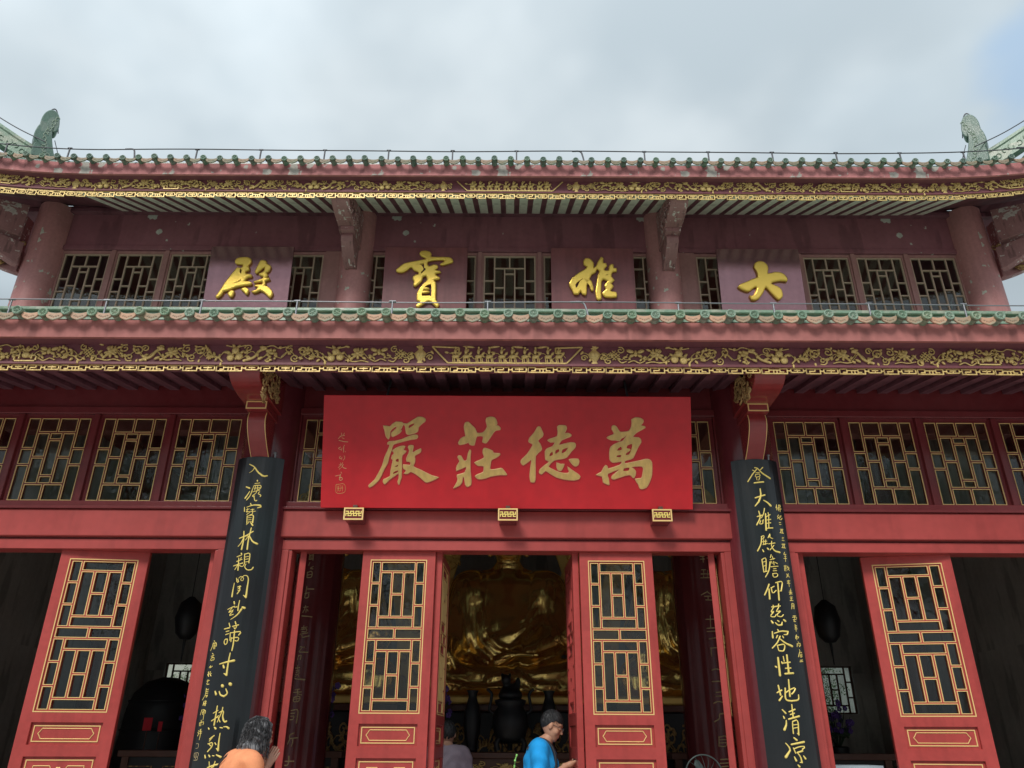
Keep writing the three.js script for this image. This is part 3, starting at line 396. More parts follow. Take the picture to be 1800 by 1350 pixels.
// --- lower storey columns
const columnGeo = (x, z, r, y0, y1) => { const g = new THREE.CylinderGeometry(r * 0.985, r, y1 - y0, 40, 1, true); const p = g.attributes.uv; for (let i = 0; i < p.count; i++) p.setXY(i, p.getX(i) * 2 * Math.PI * r, p.getY(i) * (y1 - y0)); return g.translate(x, (y0 + y1) / 2, z); };
const baseGeo = (x, z, r) => new THREE.LatheGeometry([[0, 0], [r * 1.45, 0], [r * 1.5, 0.05], [r * 1.42, 0.12], [r * 1.2, 0.2], [r * 1.04, 0.24], [0, 0.24]].map(([a, b]) => new THREE.Vector2(a, b)), 28).translate(x, 0.15, z);
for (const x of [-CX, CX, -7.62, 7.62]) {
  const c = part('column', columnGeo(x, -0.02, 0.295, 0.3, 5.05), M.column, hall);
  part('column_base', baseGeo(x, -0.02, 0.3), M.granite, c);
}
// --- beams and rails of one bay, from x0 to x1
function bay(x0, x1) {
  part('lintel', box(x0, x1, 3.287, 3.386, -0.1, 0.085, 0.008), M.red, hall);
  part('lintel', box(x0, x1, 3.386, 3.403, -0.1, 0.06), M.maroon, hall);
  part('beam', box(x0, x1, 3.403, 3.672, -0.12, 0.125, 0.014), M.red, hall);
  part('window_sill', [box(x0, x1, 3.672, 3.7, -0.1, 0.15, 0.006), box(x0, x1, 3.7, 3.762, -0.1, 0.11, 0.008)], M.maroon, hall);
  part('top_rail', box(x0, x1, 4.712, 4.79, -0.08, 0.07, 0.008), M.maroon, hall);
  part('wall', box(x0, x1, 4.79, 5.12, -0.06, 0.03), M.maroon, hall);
}
bay(-2.26, 2.26); bay(-7.4, -2.62); bay(2.62, 7.4);
for (const [a, b] of [[-2.2, -2.07], [2.07, 2.2], [-2.82, -2.69], [2.69, 2.82], [-7.4, -7.27], [7.27, 7.4]]) {
  const c = (a + b) / 2, s = 0.5 * (b - a);
  part('door_jamb', [box(c - s, c + s, 0.15, 3.287, -0.1, 0.075, 0.008), box(c - s * 0.5, c + s * 0.5, 0.15, 3.287, 0.075, 0.09, 0.004)], M.red, hall);
}
part('threshold', box(-2.2, 2.2, 0.15, 0.3, -0.06, 0.06, 0.01), M.red, hall);
for (const s of [-1, 1]) part('threshold', box(s > 0 ? 2.7 : -7.4, s > 0 ? 7.4 : -2.7, 0.15, 0.3, -0.06, 0.06, 0.01), M.red, hall);

// --- lattice windows. A cell is [x0, x1, y0, y1] in fractions, y down.
const TRANSOM = [[0, .2, 0, .38], [0, .2, .38, .575], [0, .2, .575, 1], [.8, 1, 0, .38], [.8, 1, .38, .575], [.8, 1, .575, 1], [.2, .5, 0, .185], [.5, .8, 0, .185], [.2, .5, .8, 1], [.5, .8, .8, 1],
  [.2, .4, .185, .485], [.2, .4, .485, .8], [.6, .8, .185, .485], [.6, .8, .485, .8], [.4, .6, .185, .272], [.4, .6, .272, .705], [.4, .6, .705, .8]];
const block = (a, b) => { const h = b - a, Y = (t) => a + h * t; return [[0, .175, Y(0), Y(.333)], [0, .175, Y(.333), Y(.667)], [0, .175, Y(.667), Y(1)], [.825, 1, Y(0), Y(.333)], [.825, 1, Y(.333), Y(.667)], [.825, 1, Y(.667), Y(1)],
  [.175, .825, Y(0), Y(.16)], [.175, .825, Y(.84), Y(1)], [.175, .392, Y(.16), Y(.84)], [.608, .825, Y(.16), Y(.84)], [.392, .608, Y(.16), Y(.5)], [.392, .608, Y(.5), Y(.84)]]; };
const DOOR = [...block(0, .462), [0, .5, .462, .538], [.5, 1, .462, .538], ...block(.538, 1)];
function latticeKit(cells, w, h, bar, bead, depth) {
  const rects = cells.map(([a, b, c, d]) => [-w / 2 + a * w + bar / 2, -w / 2 + b * w - bar / 2, h - d * h + bar / 2, h - c * h - bar / 2]);
  const plate = rectPath(-w / 2 - bar / 2, w / 2 + bar / 2, -bar / 2, h + bar / 2, THREE.Shape);
  for (const r of rects) plate.holes.push(rectPath(...r));
  const lattice = slab(plate, depth).translate(0, 0, -depth);
  const beads = rects.map(([a, b, c, d]) => { const s = rectPath(a - bead * 0.45, b + bead * 0.45, c - bead * 0.45, d + bead * 0.45, THREE.Shape); s.holes.push(rectPath(a + bead * 0.55, b - bead * 0.55, c + bead * 0.55, d - bead * 0.55)); return slab(s, 0.009).translate(0, 0, -0.005); });
  return { rects, lattice, bead: join(beads), panes: rects.map(([a, b, c, d]) => [new THREE.BoxGeometry(b - a + 0.006, d - c + 0.006, 0.004), (a + b) / 2, (c + d) / 2]) };
}
for (const k of ['pane']) used.set(k, 0);
const paneTurn = mulberry(5);
function glaze(kit, parent, z, wobble = 0.016) {
  for (const [g, x, y] of kit.panes) { const o = part('pane', g, paneTurn() < 0.3 ? M.glassDusty : M.glass, parent); o.position.set(x, y, z); o.rotation.set((paneTurn() - 0.5) * wobble, (paneTurn() - 0.5) * wobble, 0); }
}
const uvPane = (kit) => { for (const p of kit.panes) { const g = p[0].toNonIndexed(); const q = g.clone().translate(p[1] * 1.7, p[2] * 1.3, 0); uvMetres(q); g.setAttribute('uv', q.attributes.uv); p[0] = g; } return kit; };
const kitLower = uvPane(latticeKit(TRANSOM, 0.66, 0.9, 0.021, 0.006, 0.03));
const lowerWindows = [];
for (const c of [-1.78, -0.89, 0, 0.89, 1.78]) lowerWindows.push(c);
for (let k = 0; k < 6; k++) for (const s of [-1, 1]) lowerWindows.push(s * (3.108 + k * 0.79));
lowerWindows.sort((a, b) => a - b);
for (const x of lowerWindows) {
  const w = sub('window', hall); w.position.set(x, 3.778, 0.02);
  const frame = rectPath(-0.365, 0.365, -0.018, 0.936, THREE.Shape); frame.holes.push(rectPath(-0.341, 0.341, -0.011, 0.911));
  part('window_frame', slab(frame, 0.05).translate(0, 0, -0.045), M.maroon, w);
  part('lattice', kitLower.lattice, M.maroon, w);
  part('gilt_bead', kitLower.bead, M.giltLine, w);
  glaze(kitLower, w, -0.02);
}
{ // posts between the transom windows
  const all = [-2.2, ...lowerWindows.filter((x) => Math.abs(x) < 2), 2.2];
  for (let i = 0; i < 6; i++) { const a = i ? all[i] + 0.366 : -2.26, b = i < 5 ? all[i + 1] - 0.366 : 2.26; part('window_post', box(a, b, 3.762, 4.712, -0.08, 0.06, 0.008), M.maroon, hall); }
  for (const s of [-1, 1]) for (let k = 0; k <= 6; k++) {
    const a = k ? 3.108 + (k - 1) * 0.79 + 0.366 : 2.6, b = k < 6 ? 3.108 + k * 0.79 - 0.366 : 7.42;
    part('window_post', box(s > 0 ? a : -b, s > 0 ? b : -a, 3.762, 4.712, -0.08, 0.06, 0.008), M.maroon, hall);
  }
}

// --- doors
const LW = 0.7, LH = 3.13;
const kitDoor = uvPane(latticeKit(DOOR, 0.512, 1.34, 0.017, 0.006, 0.022));
function ring(w, h, t, d, x, y, z) { const s = rectPath(x - w / 2, x + w / 2, y - h / 2, y + h / 2, THREE.Shape); s.holes.push(rectPath(x - w / 2 + t, x + w / 2 - t, y - h / 2 + t, y + h / 2 - t)); return slab(s, d).translate(0, 0, z); }
function outlineTube(pts, r, z, closed = true) { const v = pts.map(([x, y]) => V3(x, y, z)), path = new THREE.CurvePath(); for (let i = 0; i < v.length - (closed ? 0 : 1); i++) path.add(new THREE.LineCurve3(v[i], v[(i + 1) % v.length])); const gs = []; for (const c of path.curves) gs.push(rod(c.v1.toArray(), c.v2.toArray(), r, 5)); return join(gs); }
function makeDoor(w = LW) {
  const d = new THREE.Group(); d.name = 'door';
  const k = w / LW, f = rectPath(-w / 2, w / 2, 0, LH, THREE.Shape), iw = 0.527 * k;
  const holes = [[1.69, 3.045], [1.415, 1.6], [0.58, 1.325], [0.12, 0.5]];
  for (const [a, b] of holes) f.holes.push(rectPath(-iw / 2, iw / 2, a, b));
  part('door_frame', slab(f, 0.054, 0.003).translate(0, 0, -0.027), M.redDoor, d);
  const lat = (o) => { o.scale.x = k; o.position.set(0, 1.6975, 0.02); return o; };
  lat(part('lattice', kitDoor.lattice, M.redDoor, d)); lat(part('gilt_bead', kitDoor.bead, M.giltLine, d));
  const back = lat(part('lattice', kitDoor.lattice, M.redDoor, d)); back.position.z = -0.01; 
  const rim = ring(0.545 * k, 1.372, 0.009, 0.008, 0, 2.3675, 0.025); part('gilt_border', rim, M.giltLine, d);
  for (const [g, x, y] of kitDoor.panes) { const o = part('pane', g, M.glass, d); o.scale.x = k; o.position.set(x * k, 1.6975 + y, -0.006); o.rotation.y = (paneTurn() - 0.5) * 0.01; }
  for (const [a, b] of holes.slice(1)) {
    part('door_panel', box(-iw / 2 - 0.01, iw / 2 + 0.01, a - 0.01, b + 0.01, -0.02, 0.004), M.redDoor, d);
    const h = b - a, c = (a + b) / 2, W = iw - 0.05, lines = [ring(W, h - 0.05, 0.0085, 0.007, 0, c, 0.003)];
    if (h < 0.3) { const y = 0.042, x = W / 2 - 0.045; lines.push(outlineTube([[-x, c], [-x + 0.012, c + 0.014], [-x + 0.03, c + y], [x - 0.03, c + y], [x - 0.012, c + 0.014], [x, c], [x - 0.012, c - 0.014], [x - 0.03, c - y], [-x + 0.03, c - y], [-x + 0.012, c - 0.014]], 0.0042, 0.006)); }
    else {
      const x = W / 2 - 0.05, t = b - 0.075, q = a + 0.075;
      for (const s of [-1, 1]) lines.push(outlineTube([[s * 0.02, t - 0.1], [s * 0.075, t], [s * (x - 0.02), t], [s * (x - 0.02), t - 0.02], [s * x, t - 0.03], [s * x, q + 0.03], [s * (x - 0.02), q + 0.02], [s * (x - 0.02), q], [s * 0.075, q], [s * 0.02, q + 0.1]], 0.0042, 0.006, false));
      for (const y of [t - 0.035, q + 0.035]) { for (let i = 0; i < 6; i++) lines.push(blob(Math.cos(i * 1.047) * 0.019, y + Math.sin(i * 1.047) * 0.019, 0.008, 0.012, 0.012, 0.006)); lines.push(blob(0, y, 0.012, 0.009, 0.009, 0.006)); }
    }
    part('gilt_line', lines, M.giltLine, d);
  }
  return d;
}
const door0 = makeDoor(LW), doorWide = makeDoor(0.82);
function hang(src, x, z, turn) { const d = src.userData.placed ? src.clone() : src; src.userData.placed = true; hall.add(d); d.position.set(x, 0.155, z); d.rotation.y = turn; d.userData = {}; src.userData.placed = true; return d; }
// the hinge line of a leaf and where its other edge stands
function leaf(src, w, a, b) { const dx = b[0] - a[0], dz = b[1] - a[1]; hang(src, (a[0] + b[0]) / 2, (a[1] + b[1]) / 2, -Math.atan2(dz, dx)); }
leaf(door0, LW, [-1.39, 0], [-0.69, 0.0]); leaf(door0, LW, [0.71, 0.0], [1.41, 0]);
leaf(door0, LW, [-0.655, -0.03], [-0.63, -0.72]); leaf(door0, LW, [0.67, -0.03], [0.645, -0.72]);
leaf(door0, LW, [-1.985, -0.03], [-2.21, -0.68]); leaf(door0, LW, [2.0, -0.03], [2.225, -0.68]);
leaf(doorWide, 0.82, [-4.322, 0.0], [-3.506, -0.085]); leaf(doorWide, 0.82, [3.506, -0.15], [4.316, 0.0]);
leaf(doorWide, 0.82, [-2.86, -0.03], [-2.88, -0.84]); leaf(doorWide, 0.82, [2.87, -0.03], [2.89, -0.84]);
leaf(doorWide, 0.82, [-6.95, -0.1], [-6.15, 0.0]); leaf(doorWide, 0.82, [6.15, 0.0], [6.95, -0.1]);

// --- brackets under the eaves: side profile [z, y], drawn out sideways
function profileX(pts, w) { const s = new THREE.Shape(pts.map(([z, y]) => new THREE.Vector2(z, y))), g = new THREE.ExtrudeGeometry(s, { depth: w, bevelEnabled: true, bevelSize: 0.006, bevelThickness: 0.006, bevelSegments: 1, curveSegments: 8 }); g.translate(0, 0, -w / 2); g.rotateY(-Math.PI / 2); return uvMetres(g); }
const curve = (pts, n = 24) => new THREE.CatmullRomCurve3(pts.map(([z, y]) => V3(z, y, 0)), false, 'centripetal').getPoints(n).map((p) => [p.x, p.y]);
const scrollCurve = curve([[0.24, 4.1], [0.36, 4.19], [0.46, 4.28], [0.54, 4.38], [0.565, 4.46], [0.545, 4.525]]);
const armCurve = curve([[0.58, 4.625], [0.72, 4.625], [0.86, 4.635], [0.98, 4.665], [1.05, 4.72], [1.075, 4.8], [1.06, 4.9]]);
const rnd = mulberry(11);
// a patch of carved leafy scrolls on the plane x = 0, in (z, y)
function carvedScrolls(z0, z1, y0, y1, n, r, seed) {
  const q = mulberry(seed), gs = [];
  for (let i = 0; i < n; i++) {
    const t = (i + 0.5) / n, cz = lerp(z0, z1, t) + (q() - 0.5) * 0.08, room = lerp(0.45, 1, t), cy = lerp(y1, y0, q() * room), R = 0.035 + q() * 0.045, a0 = q() * 6.28, dir = q() < 0.5 ? 1 : -1, pts = [];
    for (let k = 0; k < 9; k++) { const a = a0 + dir * k * 0.62, s = R * (1 - k * 0.085); pts.push(V3((q() - 0.5) * 0.02, cy + Math.sin(a) * s, cz + Math.cos(a) * s)); }
    gs.push(tube(pts, r * (0.7 + q() * 0.7), 14, 5));
    if (i % 2) gs.push(blob(0.004, cy + R, cz, 0.012, 0.03, 0.018, 0, 6));
  }
  return join(gs);
}
for (const s of [-1, 1]) {
  const x = s * CX;
  const b = part('bracket', [profileX([...scrollCurve, [0.2, 4.525], [0.2, 4.1]], 0.165).translate(x, 0, 0)], M.bracket, hall);
  const edge = [];
  for (const e of [-1, 1]) edge.push(tube(scrollCurve.map(([z, y]) => V3(x + e * 0.085, y, z + 0.004)), 0.0045, 30, 5));
  part('gilt_edge', edge, M.giltLine, b);
  const block2 = part('bracket_block', box(x - 0.105, x + 0.105, 4.532, 4.618, 0.2, 0.63, 0.006), M.bracket, b);
  block2.userData = {};
  part('gilt_border', [ring(0.2, 0.08, 0.011, 0.006, x, 4.575, 0.628)], M.giltLine, b);
  const arm = part('bracket_arm', profileX([...armCurve, [0.25, 5.02], [0.25, 4.625]], 0.275).translate(x + s * 0.01, 0, 0), M.bracket, hall);
  part('carved_scroll', carvedScrolls(0.5, 1.0, 4.5, 4.84, 26, 0.0085, s > 0 ? 31 : 37).translate(x - s * 0.165, 0, 0), M.giltDull, arm);
}

// --- eaves. Every eave piece follows lift(x), which raises the corners of the upper eave.
const liftUp = (x) => { const t = Math.max(0, Math.abs(x) - 5.7) / 1.6; return 0.085 * Math.pow(t, 2.2); };
const flat = () => 0;
function eave(kind, o) {
  const { X, n, lift, fascia, board, chain, z } = o;
  part(kind + '_fascia', sweepX([[z.fascia - 0.035, fascia[0]], [z.fascia, fascia[0]], [z.fascia + 0.012, fascia[1]], [z.fascia - 0.035, fascia[1]]], -X, X, n, lift), o.mat, hall);
  part(kind + '_soffit_board', sweepX([[z.board - 0.03, fascia[0] + 0.012], [z.fascia - 0.03, fascia[0] + 0.006], [z.fascia - 0.03, fascia[0] + 0.02], [z.board - 0.03, fascia[0] + 0.026]], -X, X, n, lift), M.frieze, hall);
  part(kind + '_frieze_board', sweepX([[z.board - 0.03, board[0]], [z.board, board[0]], [z.board + 0.004, board[1]], [z.board - 0.03, board[1]]], -X, X, n, lift), M.frieze, hall);
  part(kind + '_frieze_moulding', sweepX([[z.board, board[0] - 0.004], [z.board + 0.02, board[0] - 0.004], [z.board + 0.014, board[0] + 0.022], [z.board, board[0] + 0.026]], -X, X, n, lift), M.frieze, hall);
}
eave('lower', { X: 9.2, n: 1, lift: flat, mat: M.fascia, fascia: [4.953, 5.126], board: [4.765, 4.985], z: { fascia: 1.3, board: 1.12 } });
eave('upper', { X: 8.95, n: 60, lift: liftUp, mat: M.fasciaWorn, fascia: [8.971, 9.157], board: [8.79, 9.045], z: { fascia: -1.22, board: -1.38 } });

// --- pierced gilt fret hanging under each frieze
function fretUnit(L, H, kind) {
  const t = H * 0.15, gs = [], R = (a, b, c, d) => gs.push(box(a * L, b * L, c * H, d * H, 0, 0.012));
  const k = t / L, v = t / H;
  if (kind === 0) {        // long link with curled ends
    R(0.02, 0.6, 0, v); R(0.02, 0.02 + k, v, 0.95); R(0.02, 0.2, 0.95 - v, 0.95); R(0.2 - k, 0.2, 0.4, 0.95 - v); R(0.1, 0.2, 0.4 - v, 0.4);
    R(0.6 - k, 0.6, v, 0.95); R(0.42, 0.6 - k, 0.95 - v, 0.95); R(0.42, 0.42 + k, 0.4, 0.95 - v); R(0.42, 0.52, 0.4 - v, 0.4); R(0.2, 0.42, 0.55, 0.55 + v);
    R(0.28, 0.28 + k, v, 0.55); R(0.35, 0.35 + k, v, 0.55); R(0.6, 0.66, 0.45, 0.45 + v);
    R(0.66, 0.96, 0.2, 0.2 + v); R(0.66, 0.66 + k, 0.2, 1); R(0.66, 0.96, 1 - v, 1); R(0.96 - k, 0.96, 0.2, 1); R(0.74, 0.88, 0.55, 0.55 + v); R(0.8, 0.8 + k, 0.35, 0.8); R(0.96, 1.02, 0.45, 0.45 + v);
  } else {                 // two rounded links
    R(0.0, 0.46, 0, v); R(0, k, v, 0.8); R(0, 0.46, 0.8, 0.8 + v); R(0.46 - k, 0.46, v, 0.8); R(0.1, 0.3, 0.38, 0.38 + v); R(0.3 - k, 0.3, 0.38, 0.8); R(0.1, 0.1 + k, v, 0.38); R(0.46, 0.54, 0.4, 0.4 + v);
    R(0.54, 1.0, 0.1, 0.1 + v); R(0.54, 0.54 + k, 0.1, 0.95); R(0.54, 1, 0.95 - v, 0.95); R(1 - k, 1, 0.1, 0.95); R(0.64, 0.9, 0.5, 0.5 + v); R(0.76, 0.76 + k, 0.2, 0.9);
  }
  R(0, 1, 1, 1 + v);
  return join(gs);
}
const fretGeo = [fretUnit(0.42, 0.062, 0), fretUnit(0.3, 0.062, 1)], fretGeoUp = [fretUnit(0.42, 0.085, 0), fretUnit(0.3, 0.085, 1)];
function fretRow(geos, X, y, z, lift) {
  let x = -X, i = 0;
  while (x < X) { const k = i % 2, L = k ? 0.3 : 0.42, o = part('fret_link', geos[k], M.gilt, hall); o.position.set(x, y + lift(x + L / 2), z); o.rotation.z = Math.atan((lift(x + L) - lift(x)) / L); x += L; i++; }
}
fretRow(fretGeo, 6.3, 4.7, 1.108, flat);
fretRow(fretGeoUp, 8.1, 8.69, -1.39, liftUp);

// --- gilt carvings on the friezes; each is one relief about 0.2 m high
function carving(kind, seed) {
  const q = mulberry(seed), gs = [], leafG = (x, y, a, l, w) => { const g = blob(0, 0, 0, l / 2, w / 2, 0.012, 0, 6); g.translate(l / 2, 0, 0); g.rotateZ(a); gs.push(g.translate(x, y, 0.008 + q() * 0.006)); };
  const stem = (pts, r = 0.006) => gs.push(tube(pts.map(([x, y]) => V3(x, y, 0.008)), r, 12, 5));
  const flower = (x, y, R, n) => { for (let i = 0; i < n; i++) leafG(x, y, i * 6.283 / n + q(), R, R * 0.42); gs.push(blob(x, y, 0.016, R * 0.33, R * 0.33, 0.014, 0, 6)); };
  const curl = (x, y, R, a0, dir, turns = 1.3) => { const p = []; for (let k = 0; k < 11; k++) { const a = a0 + dir * k * turns * 0.62, s = R * (1 - k * 0.075); p.push([x + Math.cos(a) * s, y + Math.sin(a) * s]); } stem(p, 0.0065); };
  switch (kind) {
    case 0: flower(0, 0.01, 0.062, 15); stem([[-0.1, -0.075], [-0.04, -0.06], [0.02, -0.07], [0.1, -0.055]]); leafG(-0.08, -0.05, 0.6, 0.05, 0.025); leafG(0.06, -0.06, 2.2, 0.05, 0.025); leafG(-0.09, 0.06, -0.4, 0.05, 0.02); leafG(0.07, 0.07, 0.3, 0.05, 0.02); break;
    case 1: stem([[-0.1, -0.08], [-0.05, -0.03], [0.0, -0.02], [0.04, 0.04], [0.1, 0.06]], 0.008); for (let i = 0; i < 9; i++) leafG(-0.09 + i * 0.022, -0.07 + i * 0.017 + (q() - 0.5) * 0.03, (i % 2 ? 1 : -1) * (0.7 + q()), 0.045, 0.022); flower(0.03, -0.03, 0.034, 7); break;
    case 2: { const g = new THREE.LatheGeometry([[0.012, -0.085], [0.03, -0.08], [0.018, -0.06], [0.045, -0.02], [0.052, 0.015], [0.03, 0.04], [0.016, 0.055], [0.03, 0.07]].map(([a, b]) => new THREE.Vector2(a, b)), 10); g.scale(1, 1, 0.32); gs.push(g); leafG(0, 0.06, 1.2, 0.05, 0.02); leafG(0, 0.06, 1.9, 0.05, 0.02); leafG(0, 0.06, 0.5, 0.045, 0.02); curl(-0.085, -0.03, 0.03, 0, 1); curl(0.085, -0.03, 0.03, 3.1, -1); break; }
    case 3: curl(-0.06, 0.02, 0.045, 1, 1); curl(0.05, 0.04, 0.04, 2, -1); curl(0.0, -0.045, 0.04, 4, 1); for (let i = 0; i < 7; i++) leafG((q() - 0.5) * 0.18, (q() - 0.5) * 0.15, q() * 6, 0.04, 0.02); break;
    case 4: stem([[-0.1, 0.05], [-0.04, 0.03], [0.0, -0.03], [0.09, -0.07]], 0.013); leafG(-0.1, 0.05, 0.2, 0.07, 0.035); leafG(0.02, -0.05, 0.5, 0.07, 0.03); leafG(-0.03, -0.06, 2.6, 0.06, 0.024); curl(0.06, 0.05, 0.035, 0, 1); leafG(-0.07, -0.03, -0.6, 0.05, 0.022); break;
    case 5: for (const s of [-1, 1]) { leafG(s * 0.012, 0.03, s > 0 ? 0.35 : 2.8, 0.075, 0.04); leafG(s * 0.012, 0.01, s > 0 ? -0.5 : 3.6, 0.055, 0.03); } gs.push(blob(0, 0.02, 0.012, 0.016, 0.036, 0.014, 0, 6)); stem([[-0.07, -0.07], [-0.02, -0.05], [0.03, -0.075], [0.08, -0.05]]); leafG(0.03, -0.06, 0.9, 0.04, 0.02); leafG(-0.05, -0.05, 1.9, 0.04, 0.02); break;
    case 6: for (const [x, y] of [[-0.04, -0.03], [0.035, -0.04], [0, 0.025]]) { gs.push(blob(x, y, 0.01, 0.036, 0.038, 0.022, 0, 8)); leafG(x, y + 0.02, 0.9, 0.06, 0.026); leafG(x, y + 0.02, 2.4, 0.055, 0.024); } stem([[-0.09, 0.08], [0, 0.06], [0.09, 0.075]]); break;
    case 7: { const t = 0.007, F = (a, b, c, d) => gs.push(box(a, b, c, d, 0, 0.016)); F(-0.1, 0.1, -0.08, -0.08 + t * 1.6); F(-0.1, -0.1 + t * 1.6, -0.08, -0.02); F(0.1 - t * 1.6, 0.1, -0.08, -0.02); F(-0.1, -0.06, -0.03, -0.03 + t * 1.6); F(0.06, 0.1, -0.03, -0.03 + t * 1.6); F(-0.06, -0.06 + t * 1.6, -0.055, 0.0); F(0.06 - t * 1.6, 0.06, -0.055, 0); gs.push(blob(0, -0.02, 0.012, 0.04, 0.03, 0.02)); leafG(0, 0.01, 1.57, 0.06, 0.03); leafG(0, 0.01, 0.7, 0.06, 0.025); leafG(0, 0.01, 2.4, 0.06, 0.025); curl(-0.06, 0.055, 0.03, 2, 1); curl(0.06, 0.055, 0.03, 1, -1); break; }
    case 8: for (let i = 0; i < 12; i++) leafG(-0.06 + q() * 0.12, 0.06 - q() * 0.1, q() * 6.28, 0.036, 0.03); for (let i = 0; i < 6; i++) gs.push(blob((q() - 0.5) * 0.07, -0.02 - q() * 0.05, 0.014, 0.012, 0.012, 0.012, 0, 6)); stem([[-0.1, 0.07], [-0.03, 0.055], [0.02, 0.08], [0.1, 0.06]]); curl(0.05, -0.06, 0.025, 0, -1); break;
    case 9: { // little riders and attendants
      for (let i = 0; i < 2; i++) { const x = -0.05 + i * 0.1, y = -0.05; gs.push(blob(x, y + 0.035, 0.012, 0.04, 0.022, 0.018, 0.1, 7), blob(x + 0.04, y + 0.065, 0.014, 0.014, 0.024, 0.014, -0.6, 6), blob(x - 0.004, y + 0.085, 0.016, 0.016, 0.03, 0.016, 0, 7), blob(x - 0.002, y + 0.125, 0.018, 0.012, 0.014, 0.012, 0, 7)); for (const l of [-0.028, -0.012, 0.016, 0.03]) gs.push(rod([x + l, y + 0.02, 0.01], [x + l + 0.006, y - 0.03, 0.012], 0.006, 5)); leafG(x, y + 0.1, 0.5 + i, 0.04, 0.016); }
      stem([[-0.11, -0.085], [0, -0.08], [0.11, -0.088]], 0.01); break; }
    default: { // endless knot with ribbons
      for (let i = -1; i <= 1; i++) for (const s of [-1, 1]) gs.push(rod([-0.03 + i * 0.016, s * (0.03 + i * 0.016), 0.008], [0.03 + i * 0.016, s * (-0.03 + i * 0.016), 0.008], 0.005, 5)); curl(-0.05, -0.06, 0.035, 1, 1); curl(0.055, 0.05, 0.035, 2, -1); stem([[0.03, -0.04], [0.06, -0.075], [0.1, -0.06]]); }
  }
  const vine = []; for (let i = 0; i <= 8; i++) vine.push([-0.115 + i * 0.02875, Math.sin(i * 1.1 + seed) * 0.035 - 0.01]); stem(vine, 0.004); for (let i = 0; i < 9; i += 3) leafG(vine[i][0], vine[i][1], q() * 6.28, 0.045, 0.022);
  return join(gs);
}
const CARVING_KINDS = [2, 10, 5, 0, 6, 1, 3, 8, 4, 6, 1, 3, 0, 4, 3, 0, 10, 1, 5, 7, 8, 0, 4, 3, 6, 1, 2, 0, 5, 8, 4, 7, 3, 0, 6];
const carvings = [...Array(11)].map((_, k) => [carving(k, 300 + k), carving(k, 340 + k)]);
carvings[1].push(carving(1, 771)); carvings[3].push(carving(3, 772)); carvings[0].push(carving(0, 773));
function friezeRow(x0, step, X, y, z, scale, mat, lift) {
  let i = 0;
  for (let x = x0; x < X; x += step * (0.92 + rnd() * 0.16), i++) for (const s of [-1, 1]) {
    const set = carvings[CARVING_KINDS[i % CARVING_KINDS.length]], o = part('carving', set[i % set.length], mat, hall);
    o.position.set(s * x, y + lift(x) + (rnd() - 0.5) * 0.012, z); o.scale.set(s * scale * (0.95 + rnd() * 0.15), scale * (0.95 + rnd() * 0.12), scale); o.rotation.z = s * Math.atan((lift(x + 0.1) - lift(x)) / 0.1);
  }
}
friezeRow(0.81, 0.196, 6.3, 4.876, 1.124, 1.04, M.gilt, flat);
friezeRow(0.96, 0.205, 8.2, 8.914, -1.376, 1.12, M.gilt, liftUp);
for (const [y, z, k] of [[4.873, 1.124, 1], [8.912, -1.376, 1.12]]) {     // the framed scene in the middle of each frieze
  for (let i = 0; i < 5; i++) { const o = part('carving', carvings[9][i % 2], M.gilt, hall); o.position.set((i - 2) * 0.215 * k, y - 0.002, z); o.scale.setScalar(0.98 * k); }
  const sc = part('carved_frame', [outlineTube([[-0.45, 0.075], [-0.7, 0.085], [-0.55, -0.085], [0.55, -0.085], [0.7, 0.085], [0.45, 0.075], [0.45, 0.02], [0.52, 0.02]], 0.009, 0.01, false), outlineTube([[-0.45, 0.075], [-0.45, 0.02], [-0.52, 0.02]], 0.009, 0.01, false), ...[-0.36, -0.12, 0.1, 0.33].map((x, i) => blob(x, 0.085, 0.008, 0.06, 0.011, 0.012, i % 2 ? 0.15 : -0.1))], M.gilt, hall);
  sc.position.set(0, y, z); sc.scale.setScalar(k);
}

